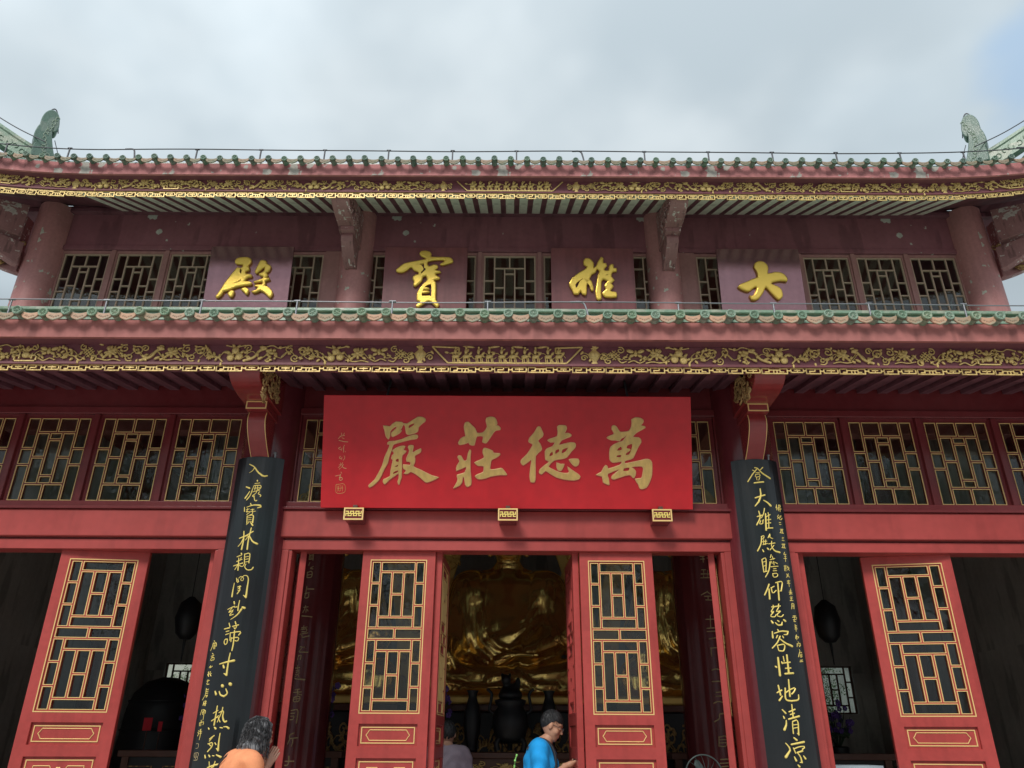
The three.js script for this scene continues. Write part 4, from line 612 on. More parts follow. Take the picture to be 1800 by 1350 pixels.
// --- rafters and ceiling boards of the eaves
{
  const slope = (z0, y0, z1, y1) => Math.atan2(y0 - y1, z1 - z0);
  const raft = (len, w, h) => uvMetres(new THREE.BoxGeometry(w, h, len).toNonIndexed());
  // upper: pale boards between red rafters
  const A = [-2.78, 9.515], B = [-1.43, 8.85], len = Math.hypot(B[0] - A[0], B[1] - A[1]), a = slope(...A, ...B), step = 0.2085, gR = raft(len, 0.08, 0.075), gB = raft(len, step - 0.0815, 0.014);
  for (let i = -31; i <= 31; i++) {
    const x = (i + 0.5) * step, l = liftUp(x) * 0.5;
    if (Math.abs(x) > 6.6) continue;
    const r = part('rafter', gR, M.soffit, hall); r.position.set(x, (A[1] + B[1]) / 2 + l, (A[0] + B[0]) / 2); r.rotation.x = a;
    if (Math.abs(Math.abs(i + 1) * step - CX) > 0.14) { const b = part('ceiling_board', gB, M.cream, hall); b.position.set(x + step / 2, (A[1] + B[1]) / 2 - 0.03 + l, (A[0] + B[0]) / 2); b.rotation.x = a; }
  }
  part('upper_ceiling', sweepX([[A[0], A[1] + 0.05], [B[0], B[1] + 0.05], [B[0], B[1] + 0.08], [A[0], A[1] + 0.08]], -8.95, 8.95, 60, (x) => liftUp(x) * 0.6), M.soffit, hall);
  // lower: the boards are painted as dark as the rafters
  const C = [0.0, 5.03], D = [1.1, 4.82], len2 = Math.hypot(D[0] - C[0], D[1] - C[1]), a2 = slope(...C, ...D), gL = raft(len2, 0.095, 0.045);
  for (let i = -32; i <= 32; i++) { const x = i * 0.222; const r = part('rafter', gL, M.soffit, hall); r.position.set(x, (C[1] + D[1]) / 2, (C[0] + D[0]) / 2); r.rotation.x = a2; }
  part('lower_ceiling', sweepX([[C[0], C[1] + 0.025], [D[0], D[1] + 0.025], [D[0], D[1] + 0.055], [C[0], C[1] + 0.055]], -9.2, 9.2, 1), M.soffit, hall);
  part('eave_purlin', sweepX([[0.96, 4.765], [1.0, 4.765], [1.0, 4.815], [0.96, 4.82]], -9.2, 9.2, 1), M.soffit, hall);
  part('wall_purlin', [box(-8.4, 8.4, 9.42, 9.5, -2.78, -2.68, 0.01)], M.soffit, hall);
}

// --- tiled roofs
const roofLine = (pts) => new THREE.CatmullRomCurve3(pts.map(([z, y]) => V3(0, y, z)), false, 'centripetal');
const lowerLine = roofLine([[1.4, 5.125], [0.4, 5.62], [-0.8, 6.31], [-2.4, 7.27]]), upperLine = roofLine([[-1.1, 9.13], [-2.6, 9.98], [-4.4, 11.2], [-6.2, 12.7]]);
function barrelRow(line, r, tiles) {      // a row of half-round tiles running up the slope
  const pos = [], S = 6, n = tiles * 2, ringAt = (i, rr) => { const t = Math.min(1, i / n), p = line.getPointAt(t), d = line.getTangentAt(t), up = V3(0, -d.z, d.y); if (up.y < 0) up.negate(); return [...Array(S + 1)].map((_, k) => { const a = Math.PI * k / S; return [Math.cos(a) * rr, p.y + up.y * Math.sin(a) * rr, p.z + up.z * Math.sin(a) * rr]; }); };
  for (let i = 0; i < n; i++) { const A = ringAt(i, i % 2 ? r * 0.93 : r * 1.05), B = ringAt(i + 1, i % 2 ? r * 0.9 : r * 0.97); for (let k = 0; k < S; k++) pos.push(...A[k], ...A[k + 1], ...B[k + 1], ...A[k], ...B[k + 1], ...B[k]); }
  const g = new THREE.BufferGeometry(); g.setAttribute('position', new THREE.BufferAttribute(new Float32Array(pos), 3)); g.computeVertexNormals(); return uvMetres(g);
}
function capTile(r) {     // round eave tile with a ring and a flower boss, facing +z
  const f = new THREE.LatheGeometry([[0, 0.016], [r * 0.2, 0.015], [r * 0.26, 0.006], [r * 0.66, 0.006], [r * 0.74, 0.017], [r * 0.96, 0.016], [r * 1.02, 0.008], [r * 1.02, -0.02], [0, -0.02]].map(([a, b]) => new THREE.Vector2(a, b)), 18); f.rotateX(Math.PI / 2);
  const gs = [f]; for (let i = 0; i < 6; i++) gs.push(blob(Math.cos(i * 1.047 + 0.3) * r * 0.46, Math.sin(i * 1.047 + 0.3) * r * 0.46, 0.008, r * 0.16, r * 0.09, 0.007, i * 1.047 + 0.3, 6));
  const b = new THREE.CylinderGeometry(r, r, 0.16, 14, 1, true); b.rotateX(Math.PI / 2); b.translate(0, 0, -0.1); gs.push(b);
  return join(gs);
}
function dripTile(w, drop) {
  const s = new THREE.Shape(); s.moveTo(-w / 2, 0.02); s.quadraticCurveTo(0, -0.028, w / 2, 0.02); s.quadraticCurveTo(w * 0.46, -drop * 0.55, w * 0.26, -drop * 0.8); s.quadraticCurveTo(w * 0.1, -drop * 0.98, 0, -drop * 1.06); s.quadraticCurveTo(-w * 0.1, -drop * 0.98, -w * 0.26, -drop * 0.8); s.quadraticCurveTo(-w * 0.46, -drop * 0.55, -w / 2, 0.02);
  const gs = [slab(s, 0.012, 0.003)];
  for (let i = -2; i <= 2; i++) gs.push(blob(i * w * 0.11, -drop * (0.62 - Math.abs(i) * 0.1), 0.014, w * 0.05, drop * 0.16, 0.006, i * 0.5, 6));
  return join(gs);
}
function tiledEave(kind, pitch, r, X, zc, yc, line, tiles, lift, mat) {
  const roof = sub(kind + '_roof', hall), cap = capTile(r), drip = [dripTile(pitch * 0.74, 0.068), dripTile(pitch * 0.71, 0.061), dripTile(pitch * 0.76, 0.073)], row = barrelRow(line, r * 0.98, tiles), n = Math.floor(X / pitch), end = line.getPointAt(1);
  for (let i = -n; i <= n; i++) {
    const x = i * pitch + 0.012 + (rnd() - 0.5) * 0.014, l = lift(x), tilt = Math.atan((lift(x + 0.05) - lift(x - 0.05)) / 0.1);
    const c = part('cap_tile', cap, (kind === 'upper' ? M.greensAged : M.greens)[Math.floor(rnd() * 4)], roof); c.position.set(x, yc + l + (rnd() - 0.5) * 0.014, zc + (rnd() - 0.5) * 0.03); c.rotation.set((rnd() - 0.5) * 0.08 - 0.04, (rnd() - 0.5) * 0.08, rnd() * 6);
    const d = part('drip_tile', drip[Math.floor(rnd() * 3)], (kind === 'upper' ? M.claysAged : M.clays)[Math.floor(rnd() * 3)], roof); d.position.set(x + pitch / 2, yc - 0.012 + l, zc - 0.025); d.rotation.set(-0.12 + (rnd() - 0.5) * 0.1, (rnd() - 0.5) * 0.05, tilt + (rnd() - 0.5) * 0.04);
    const b = part('tile_row', row, mat, roof); b.position.set(x, l * 1.0, -0.02);
  }
  const sheet = [0.022, 0.1, 0.2, 0.3, 0.4, 0.5, 0.6, 0.7, 0.8, 0.9, 1].map((t) => line.getPointAt(t)), prof = sheet.map((p) => [p.z, p.y - 0.012]).concat(sheet.slice().reverse().map((p) => [p.z, p.y - 0.035]));
  part('pan_tiles', sweepX(prof, -X - 0.2, X + 0.2, lift === flat ? 1 : 60, lift), mat, roof);
  return roof;
}
const lowerRoof = tiledEave('lower', 0.2245, 0.044, 9.1, 1.4, 5.163, lowerLine, 13, flat, M.green);
part('ridge_course', [box(-9.2, 9.2, 7.2, 7.33, -2.46, -2.3, 0.02), box(-9.2, 9.2, 7.33, 7.385, -2.46, -2.25, 0.012)], M.green, lowerRoof);
const upperRoof = tiledEave('upper', 0.2315, 0.042, 8.85, -1.1, 9.172, upperLine, 16, liftUp, M.greenDark);
part('back_slope', sweepX([[-6.2, 12.7], [-11.6, 9.2], [-11.6, 9.1], [-6.2, 12.6]], -8.9, 8.9, 1), M.greenDark, upperRoof);
part('main_ridge', box(-7.6, 7.6, 12.5, 13.1, -6.4, -6.0, 0.05), M.greenDark, upperRoof);

// --- flying corners: hip ridges and their upright finials
const finialShape = (() => {   // outline of the finial, outer edge on the left (x < 0), base at y = 0
  const s = new THREE.Shape(); s.moveTo(-0.2, 0); s.quadraticCurveTo(-0.24, 0.12, -0.2, 0.22); s.quadraticCurveTo(-0.27, 0.26, -0.275, 0.36); s.quadraticCurveTo(-0.27, 0.48, -0.22, 0.55); s.quadraticCurveTo(-0.25, 0.66, -0.2, 0.76); s.quadraticCurveTo(-0.12, 0.88, 0.0, 0.84);
  s.quadraticCurveTo(0.1, 0.8, 0.13, 0.62); s.quadraticCurveTo(0.13, 0.52, 0.08, 0.51); s.quadraticCurveTo(0.05, 0.52, 0.06, 0.58); s.quadraticCurveTo(0.01, 0.52, 0.06, 0.4); s.quadraticCurveTo(0.14, 0.2, 0.3, 0); s.closePath(); return s;
})();
for (const s of [-1, 1]) {
  const fin = sub('ridge_finial', hall, s < 0 ? 'green glazed curled finial at the far end from the blue gap in the clouds' : 'green glazed curled finial beside the blue gap in the clouds');
  fin.position.set(s * 7.05, 9.5, -1.55); fin.rotation.y = -s * 0.66; fin.scale.set(-s * 0.62, 1.06, 0.72);
  // seen from the court the outer, ribbed side of the finial faces away along the hip
  part('finial_body', slab(finialShape, 0.22, 0.018).translate(0, 0, -0.13), M.greenDark, fin).scale.x = 1;
  const rel = [];
  const q = mulberry(s > 0 ? 61 : 62);
  for (let i = 0; i < 11; i++) { const t = i / 10, cx = lerp(0.08, -0.06, Math.sin(t * 3)) + (q() - 0.5) * 0.05, cy = 0.06 + t * 0.66, p = []; for (let k = 0; k < 8; k++) { const a = i * 1.3 + k * 0.7, R = 0.055 * (1 - k * 0.1); p.push(V3(cx + Math.cos(a) * R, cy + Math.sin(a) * R, 0)); } rel.push(tube(p, 0.009, 12, 5)); }
  part('carved_relief', join(rel).translate(0, 0, 0.112), M.green, fin);
  const hoop = []; for (let k = 0; k <= 14; k++) { const a = lerp(0.05, 1.0, k / 14); hoop.push(V3(lerp(-0.24, 0.17, k / 14), 0.55 + Math.sin(a * Math.PI) * 0.38 + 0.02 * (1 - k / 14), 0)); }
  part('iron_hoop', [tube(hoop, 0.011, 30, 6), rod([0.15, 0.4, 0.02], [0.42, 0.02, 0.05], 0.009)], M.wire, fin);
  const hip = sub('hip_ridge', hall);
  const path = [[6.2, 9.75, -2.6], [7.0, 9.52, -1.75], [7.6, 9.78, -1.45], [8.2, 10.16, -1.2], [8.8, 10.62, -0.98]].map(([x, y, z]) => V3(s * x, y, z));
  const cv = new THREE.CatmullRomCurve3(path, false, 'centripetal'), sect = flatShape([[-0.08, -0.14], [0.08, -0.14], [0.08, 0.1], [0.1, 0.12], [0.1, 0.17], [-0.1, 0.17], [-0.1, 0.12], [-0.08, 0.1]]);
  { // a carved strip along the curve, always upright
    const pos = [], P = sect.getPoints(), N = 30; const at = (i, k) => { const c = cv.getPointAt(i / N), d = cv.getTangentAt(i / N), side = V3(d.z, 0, -d.x).normalize(), p = P[(k + P.length) % P.length]; return [c.x + side.x * p.x, c.y + p.y, c.z + side.z * p.x]; };
    for (let i = 0; i < N; i++) for (let k = 0; k < P.length; k++) { const a = at(i, k), b = at(i + 1, k), c = at(i + 1, k + 1), d = at(i, k + 1); pos.push(...a, ...b, ...c, ...a, ...c, ...d); }
    const g = new THREE.BufferGeometry(); g.setAttribute('position', new THREE.BufferAttribute(new Float32Array(pos), 3)); g.computeVertexNormals(); part('ridge_body', uvMetres(g), M.green, hip);
    const rel2 = []; for (let i = 6; i < 26; i++) { const c = cv.getPointAt(i / 30), d = cv.getTangentAt(i / 30), side = V3(d.z, 0, -d.x).normalize().multiplyScalar(0.085); if (side.z < 0) side.negate(); const p = []; for (let k = 0; k < 7; k++) { const a = i * 2.1 + k * 0.8, R = 0.06 * (1 - k * 0.11); p.push(V3(c.x + side.x + d.x * Math.cos(a) * R, c.y - 0.02 + Math.sin(a) * R, c.z + side.z + d.z * Math.cos(a) * R)); } rel2.push(tube(p, 0.008, 10, 5)); }
    part('carved_relief', rel2, M.green, hip);
  }
}

// --- upper storey
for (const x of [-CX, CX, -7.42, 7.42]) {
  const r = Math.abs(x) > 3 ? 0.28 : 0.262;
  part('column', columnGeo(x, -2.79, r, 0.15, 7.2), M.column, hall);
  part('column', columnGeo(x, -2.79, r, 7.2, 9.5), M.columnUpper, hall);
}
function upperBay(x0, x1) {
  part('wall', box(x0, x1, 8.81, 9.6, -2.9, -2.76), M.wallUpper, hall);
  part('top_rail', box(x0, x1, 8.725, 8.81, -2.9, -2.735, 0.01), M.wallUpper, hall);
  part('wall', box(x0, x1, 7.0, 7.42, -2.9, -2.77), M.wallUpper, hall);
}
upperBay(-2.2, 2.2); upperBay(-7.2, -2.7); upperBay(2.7, 7.2);
const kitUpper = latticeKit(TRANSOM, 0.7, 1.2, 0.022, 0.009, 0.03), kitCentre = latticeKit(TRANSOM, 0.8, 1.2, 0.022, 0.009, 0.03);
const upperSpots = [[0, 1], [-0.95, 1], [0.95, 1], [-1.885, 1], [1.885, 1]];
for (let k = 0; k < 5; k++) for (const s of [-1, 1]) upperSpots.push([s * (3.335 + k * 0.855), 0]);
const glassList = [];
for (const [x, c] of upperSpots) {
  const kit = c ? kitCentre : kitUpper, W = c ? 0.8 : 0.7, w = sub('window', hall); w.position.set(x, 7.46, -2.79);
  const frame = rectPath(-W / 2 - 0.04, W / 2 + 0.04, -0.035, 1.26, THREE.Shape); frame.holes.push(rectPath(-W / 2 - 0.014, W / 2 + 0.014, -0.014, 1.214));
  part('window_frame', slab(frame, 0.06).translate(0, 0, -0.045), M.frameUpper, w);
  part('lattice', kit.lattice, M.latticeUpper, w);
  for (const [g, px, py] of kit.panes) glassList.push(g.clone().toNonIndexed().rotateX((paneTurn() - 0.5) * 0.02).rotateY((paneTurn() - 0.5) * 0.02).translate(x + px, 7.46 + py, -2.808));
}
{
  const o = part('upper_window_panes', glassList.map(uvMetres), M.glass, hall); o.userData.kind = 'stuff';
  for (const s of [-1, 1]) { for (let k = 0; k <= 5; k++) { const a = k ? 3.335 + (k - 1) * 0.855 + 0.392 : 2.66, b = k < 5 ? 3.335 + k * 0.855 - 0.392 : 7.2; part('window_post', box(s > 0 ? a : -b, s > 0 ? b : -a, 7.42, 8.725, -2.88, -2.75, 0.008), M.frameUpper, hall); } }
  for (const [a, b] of [[-2.34, -2.327], [-1.443, -1.392], [-0.508, -0.442], [0.442, 0.508], [1.392, 1.443], [2.327, 2.34]]) part('window_post', box(a, b, 7.42, 8.725, -2.88, -2.752, 0.004), M.frameUpper, hall);
}
// upper brackets: the same shapes, larger and weathered
const up = (z, y) => [-2.79 + z * 1.26, 8.24 + (y - 4.1) * 0.82];
for (const s of [-1, 1]) {
  const x = s * 2.46;
  const b = part('bracket', profileX([...scrollCurve.map(([z, y]) => up(z, y)), up(0.2, 4.525), up(0.2, 4.1)], 0.17).translate(x, 0, 0), M.bracketWorn, hall);
  part('bracket_block', box(x - 0.115, x + 0.115, up(0, 4.53)[1], up(0, 4.618)[1], -2.6, -2.0, 0.008), M.bracketWorn, b);
  const arm = part('bracket_arm', profileX([...armCurve.map(([z, y]) => up(z, y)), up(0.25, 5.3), up(0.25, 4.625)], 0.25).translate(x, 0, 0), M.bracketWorn, hall);
  part('carved_scroll', carvedScrolls(0.5, 1.05, 4.45, 4.9, 16, 0.009, 41 + s).translate(0, 0, 0).applyMatrix4(new THREE.Matrix4().makeScale(1, 0.82, 1.26)).translate(x - s * 0.145, 8.24 - 4.1 * 0.82, -2.79), M.bracketWorn, arm);
  // the corner: a diagonal arm forward and a carved arm to the side
  const bend = (g, turn) => g.rotateY(turn).translate(s * 7.42, 0, -2.79);
  const big = (z, y) => [z * 1.72, 8.3 + (y - 4.1) * 0.86];
  const shape = [...scrollCurve.map(([z, y]) => big(z, y)), big(0.2, 4.525), big(0.2, 4.1)], arm2 = [...armCurve.map(([z, y]) => big(z, y)), big(0.25, 5.3), big(0.25, 4.625)];
  part('corner_bracket', [bend(profileX(shape, 0.15), s * 0.785), bend(profileX(arm2, 0.21), s * 0.785)], M.bracketWorn, hall);
  const side = part('corner_bracket', [bend(profileX(shape, 0.13), s * 1.571), bend(profileX(arm2, 0.17), s * 1.571)], M.bracketWorn, hall);
  part('carved_scroll', [bend(carvedScrolls(0.3, 1.5, 8.25, 8.8, 30, 0.016, 51 + s).translate(-s * 0.13, 0, 0), s * 1.571), bend(blob(0, 8.43, 0.75, 0.05, 0.06, 0.24, 0, 8).translate(-s * 0.12, 0, 0), s * 1.571)], M.giltDull, side);
  // side eave, running back from the corner
  part('side_fascia', box(s > 0 ? 8.9 : -8.96, s > 0 ? 8.96 : -8.9, 9.3, 9.5, -11.4, -1.25), M.fasciaWorn, hall);
  const sc = new THREE.BufferGeometry(); const xa = s * 7.42, xb = s * 8.95;
  sc.setAttribute('position', new THREE.BufferAttribute(new Float32Array([xa, 9.58, -2.8, xb, 9.3, -1.3, xb, 9.3, -11.4, xa, 9.58, -2.8, xb, 9.3, -11.4, xa, 9.58, -11.4, xa, 9.66, -2.8, xb, 9.38, -11.4, xb, 9.38, -1.3, xa, 9.66, -2.8, xa, 9.66, -11.4, xb, 9.38, -11.4]), 3)); sc.computeVertexNormals();
  part('side_soffit', uvMetres(sc), M.soffit, hall);
  part('side_wall', box(s > 0 ? 7.36 : -7.48, s > 0 ? 7.48 : -7.36, 7.0, 9.6, -10.3, -2.9), M.wallUpper, hall);
}

// --- the rest of the shell, so that daylight enters only through the openings
{
  const w = part('side_wall', box(-8.0, -7.8, 0.15, 7.4, -10.3, 0.1), M.plaster, hall); w.userData = {};
  part('side_wall', box(7.8, 8.0, 0.15, 7.4, -10.3, 0.1), M.plaster, hall);
  part('interior_floor', box(-7.8, 7.8, 0.151, 0.162, -10.2, -0.08), M.floorStone, hall);
  for (const s of [-1, 1]) part('aisle_ceiling', box(s > 0 ? 7.4 : -7.8, s > 0 ? 7.8 : -7.4, 6.9, 7.0, -10.2, -2.7), M.ceilingWood, hall);
  const nose = new THREE.BufferGeometry(); // underside of the lower roof, inside
  part('inner_slope', sweepX([[0.0, 5.1], [-2.75, 6.92], [-2.75, 7.02], [0.0, 5.2]], -7.9, 7.9, 1), M.ceilingWood, hall);
  for (const x of [-CX, CX, -7.42, 7.42]) for (const z of [-7.4]) part('column', columnGeo(x, z, 0.28, 0.15, 9.58), M.column, hall);
  part('attic_ceiling', box(-7.45, 7.45, 9.58, 9.66, -10.3, -2.85), M.ceilingWood, hall);
  part('tie_beam', box(-7.8, 7.8, 5.6, 6.0, -2.9, -2.68, 0.02), M.ceilingWood, hall);
  for (const x of [-CX, CX]) part('tie_beam', box(x - 0.12, x + 0.12, 4.9, 5.3, -7.4, 0, 0.02), M.ceilingWood, hall);
  // back wall with lattice windows
  const shape = rectPath(-7.8, 7.8, 0.15, 9.6, THREE.Shape), wins = [];
  for (const s of [-1, 1]) for (let k = 0; k < 4; k++) wins.push(s * (4.15 + k * 0.95));
  for (const x of wins) shape.holes.push(rectPath(x - 0.4, x + 0.4, 2.2, 3.15));
  part('back_wall', slab(shape, 0.2).translate(0, 0, -10.3), M.plaster, hall);
  const kitBack = latticeKit(block(0, 1), 0.77, 0.92, 0.03, 0.008, 0.04);
  const back = [];
  for (const x of wins) {
    const w2 = sub('window', hall); w2.position.set(x, 2.215, -10.18);
    part('lattice', kitBack.lattice, M.darkWood, w2);
    back.push(uvMetres(new THREE.BoxGeometry(0.78, 0.94, 0.004).toNonIndexed()).translate(x, 2.675, -10.22));
  }
  part('back_window_panes', back, M.glass, hall).userData.kind = 'stuff';
}
// ---------------------------------------------------------------- carved writing
function charSolid(def, depth, bevel, seg, offset) {
  const toShape = (L, T) => { const p = []; for (let i = 0; i < L.length; i += 2) p.push(V3(L[i] / 1000, L[i + 1] / 1000, 0)); return new T(new THREE.CatmullRomCurve3(p, true, 'catmullrom', 0.35).getPoints(p.length * 2).slice(0, -1).map((q) => new THREE.Vector2(q.x, q.y))); };
  const inside = (pt, L) => { let c = false; for (let i = 0, j = L.length - 2; i < L.length; j = i, i += 2) if ((L[i + 1] > pt[1]) !== (L[j + 1] > pt[1]) && pt[0] < ((L[j] - L[i]) * (pt[1] - L[i + 1])) / (L[j + 1] - L[i + 1]) + L[i]) c = !c; return c; };
  const shapes = def.o.map((L) => { const s = toShape(L, THREE.Shape); for (const h of def.h) { let x = 0, y = 0; for (let i = 0; i < h.length; i += 2) { x += h[i]; y += h[i + 1]; } if (inside([(2 * x) / h.length, (2 * y) / h.length], L)) s.holes.push(toShape(h, THREE.Path)); } return s; });
  return uvMetres(new THREE.ExtrudeGeometry(shapes, { depth, bevelEnabled: true, bevelSize: bevel, bevelThickness: bevel, bevelSegments: seg, bevelOffset: offset, curveSegments: 4 }));
}
// one brush stroke: a low rounded ridge along a smoothed path
function strokeSolid(k, high, surf) {
  const pts = []; for (let i = 2; i < k.length; i += 2) pts.push(V3(k[i] / 1000, k[i + 1] / 1000, 0));
  if (pts.length < 2) return null;
  const cv = pts.length > 2 ? new THREE.CatmullRomCurve3(pts, false, 'centripetal') : new THREE.LineCurve3(pts[0], pts[1]), len = cv.getLength();
  if (len < 1e-4) return null;
  const N = Math.max(6, Math.min(18, Math.round(len / 0.012))), S = 5, pos = [], w0 = k[0] / 1000, w1 = k[1] / 1000, rows = [];
  for (let i = -2; i <= N + 2; i++) {
    const t = Math.min(1, Math.max(0, i / N)), p = cv.getPointAt(t), d = cv.getTangentAt(t), w = lerp(w0, w1, t) / 2, ext = i < 0 ? i / 2 : i > N ? (i - N) / 2 : 0, round = Math.sqrt(Math.max(0, 1 - ext * ext * 0.985)), c = [p.x + d.x * w * ext, p.y + d.y * w * ext];
    rows.push([...Array(S + 1)].map((_, j) => { const a = Math.PI * j / S, o = Math.cos(a) * w * round, x = c[0] - d.y * o, y = c[1] + d.x * o; return [x, y, surf(x, y) + (j === 0 || j === S ? -0.003 : Math.sin(a) * Math.min(high, w * 0.9) * (0.25 + 0.75 * round))]; }));
  }
  for (let i = 0; i < rows.length - 1; i++) for (let j = 0; j < S; j++) pos.push(...rows[i][j], ...rows[i + 1][j + 1], ...rows[i + 1][j], ...rows[i][j], ...rows[i][j + 1], ...rows[i + 1][j + 1]);
  const g = new THREE.BufferGeometry(); g.setAttribute('position', new THREE.BufferAttribute(new Float32Array(pos), 3)); g.computeVertexNormals(); return uvMetres(g);
}
const written = (chars, high, surf) => chars.map((c) => join(c.map((k) => strokeSolid(k, high, surf)).filter(Boolean)));

// --- the great red board over the middle doors
{
  const b = thing('signboard', 'large red board with four big gold characters tilted out above the middle doors', 'signboard', [0, 3.66, 0.24]);
  b.rotation.x = Math.atan2(0.35, 1.04);
  part('board', box(-1.806, 1.806, 0, 1.1, -0.055, 0, 0.006), M.sign, b);
  for (const k of ['wan', 'de', 'zhuang', 'yan']) part('character', charSolid(CHAR_OUTLINES[k], 0.004, 0.007, 2, -0.003).translate(0, 0, 0.001), [M.giltSign, M.giltSignEdge], b);
  for (const g of written(BRUSH.sign_small, 0.004, flat)) part('small_character', g, M.giltSignEdge, b);
  part('seal', written(BRUSH.sign_seal, 0.003, flat), M.giltSign, b);
  for (const x of [-1.2, 1.2]) part('hanger', [rod([x, 1.05, -0.05], [x, 1.3, -0.34], 0.012)], M.wire, b);
}
// --- three gilt-edged blocks that carry the board
const manji = (() => { const s = 0.0085, u = 0.021, B = (a, b, c, d) => box(a - s / 2, b + s / 2, c - s / 2, d + s / 2, 0, 0.006); return join([B(0, 0, -u, u), B(-u, u, 0, 0).translate(0, 0, 0.0006), B(-u, 0, u, u).translate(0, 0, 0.0003), B(0, u, -u, -u).translate(0, 0, 0.0003), B(u, u, 0, u).translate(0, 0, -0.0004), B(-u, -u, -u, 0).translate(0, 0, -0.0004)]); })();
[[-1.46, 'under the red board end bearing the seal'], [0.012, 'under the middle of the red board'], [1.484, 'under the red board end without seal']].forEach(([x, where]) => {
  const b = thing('sign_block', 'small gold edged block with fret symbols ' + where, 'bracket', [x, 3.58, 0.125], 0, 'blocks carrying the red board');
  part('block', box(-0.085, 0.085, -0.055, 0.055, 0, 0.2, 0.004), M.maroon, b);
  part('gilt_border', ring(0.188, 0.118, 0.0125, 0.016, 0, 0, 0.19), M.giltLine, b);
  for (const dx of [-0.051, 0, 0.051]) { const o = part('symbol', manji, M.giltBrush, b); o.position.set(dx, 0.002, 0.2); }
  part('peg', box(-0.022, 0.022, 0.055, 0.1, 0.1, 0.16, 0.004), M.darkWood, b);
});
// --- four plaques of the upper storey
[['dian', -3.97, M.plaqueGloss, 'glossy upper plaque mirroring the sky behind a many stroked gold character'], ['bao', -1.285, M.plaqueDull, 'dull brown upper plaque with the tallest gold character under a wide roof stroke'], ['xiong', 1.27, M.plaqueDull, 'dull brown upper plaque with a leaning two part gold character'], ['da', 3.825, M.plaqueGloss, 'glossy upper plaque mirroring the sky behind a plain star shaped gold character']].forEach(([k, x, m, label]) => {
  const b = thing('character_plaque', label, 'plaque', [x, 7.46, -2.46]); b.rotation.x = Math.atan2(0.075, 1.07);
  part('board', box(-0.635, 0.635, -0.2, 1.09, -0.045, 0, 0.005), m, b);
  part('character', charSolid(CHAR_OUTLINES[k], 0.012, 0.022, 3, -0.018).translate(0, 0, 0.018), M.giltBright, b);
});
// --- curved black couplet boards on the front columns
const RB = 0.36, bow = (x) => Math.sqrt(RB * RB - Math.min(0.3, Math.abs(x)) ** 2) - RB;
function bowedBoard(w, y0, y1, t) { const out = [], inn = []; for (let i = 0; i <= 14; i++) { const x = lerp(-w / 2, w / 2, i / 14); out.push([x, -bow(x)]); inn.push([x * (1 - t / RB), -bow(x) + t * Math.cos(x / RB)]); } const s = flatShape([...out, ...inn.reverse()]); const g = new THREE.ExtrudeGeometry(s, { depth: y1 - y0, bevelEnabled: true, bevelSize: 0.003, bevelThickness: 0.003, bevelSegments: 1, bevelOffset: -0.003 }); g.rotateX(-Math.PI / 2); return uvMetres(g.translate(0, y0, 0)); }
// after rotateX(-90deg) the shape's y runs into -z, so the bow faces +z
[['left', -2.44, 'curved black board of gold brush characters with a dull seal low on its outer edge'], ['right', 2.45, 'curved black board of gold brush characters with a long small inscription down its outer edge']].forEach(([k, x, label]) => {
  const b = thing('couplet_board', label, 'couplet board', [x, 1.0, 0.327]);
  part('board', bowedBoard(0.455, -0.55, 3.15, 0.028), M.lacquer, b);
  for (const g of written(BRUSH[k], 0.013, (u) => bow(u))) part('character', g, M.giltBrush, b);
  for (const g of written(BRUSH[k + '_small'], 0.005, (u) => bow(u))) part('small_character', g, M.giltBrush, b);
  if (BRUSH[k + '_seal']) part('seal', written(BRUSH[k + '_seal'], 0.003, (u) => bow(u)), M.faded, b);
  for (const dx of [-0.03, 0.14]) part('hook', [rod([dx, 3.13, bow(dx) - 0.02], [dx, 3.2, bow(dx) - 0.01], 0.011, 8), blob(dx, 3.2, bow(dx) - 0.005, 0.018, 0.014, 0.018)], M.wireGalvanised, b);
});
[['in_left', -2.44, 'dark red inscribed board on the inner column beside the praying person'], ['in_right', 2.44, 'dark red inscribed board on the inner column beside the standing fan']].forEach(([k, x, label]) => {
  const b = thing('inscribed_board', label, 'couplet board', [x, 1.0, -2.462]);
  part('board', bowedBoard(0.4, -0.5, 2.9, 0.02), M.maroon, b);
  for (const g of written(BRUSH[k], 0.008, (u) => bow(u))) part('character', g, M.faded, b);
});

// --- lightning conductors above the tiles
function conductor(label, X, step, x0, z, y0, y1, sagUp, mat, r) {
  const o = thing('lightning_conductor', label, 'wire'), pts = [];
  const f = (x) => y1 + sagUp(x);
  for (let x = -X; x <= X + 0.01; x += 0.25) pts.push(V3(x, f(x) + Math.sin(x * 2.3) * 0.004, z + Math.sin(x * 1.1) * 0.01));
  part('wire', tube(pts, r, pts.length * 2, 6), mat, o);
  let i = 0;
  for (let x = x0; x <= X; x += step, i++) if (x >= -X) {
    if (i % 7 === 3) part('post', tube([V3(x + 0.05, y0 + sagUp(x), z), V3(x + 0.03, lerp(y0, y1, 0.6) + sagUp(x), z), V3(x, f(x), z), V3(x - 0.12, f(x) + 0.006, z)], r * 1.4, 14, 6), mat, o);
    else part('post', [rod([x, y0 + sagUp(x), z], [x, f(x) + 0.012, z], r * 1.35, 6), rod([x - 0.03, f(x) + 0.004, z], [x + 0.03, f(x) + 0.004, z], r * 1.5, 6)], mat, o);
  }
}
conductor('dark wire on short posts along the top eave tiles against the sky', 8.4, 0.926, -8.24, -1.18, 9.18, 9.385, liftUp, M.wire, 0.0085);
conductor('pale wire on short posts along the lower eave tiles', 9.0, 0.898, -8.27, 1.25, 5.2, 5.373, flat, M.wireGalvanised, 0.0065);
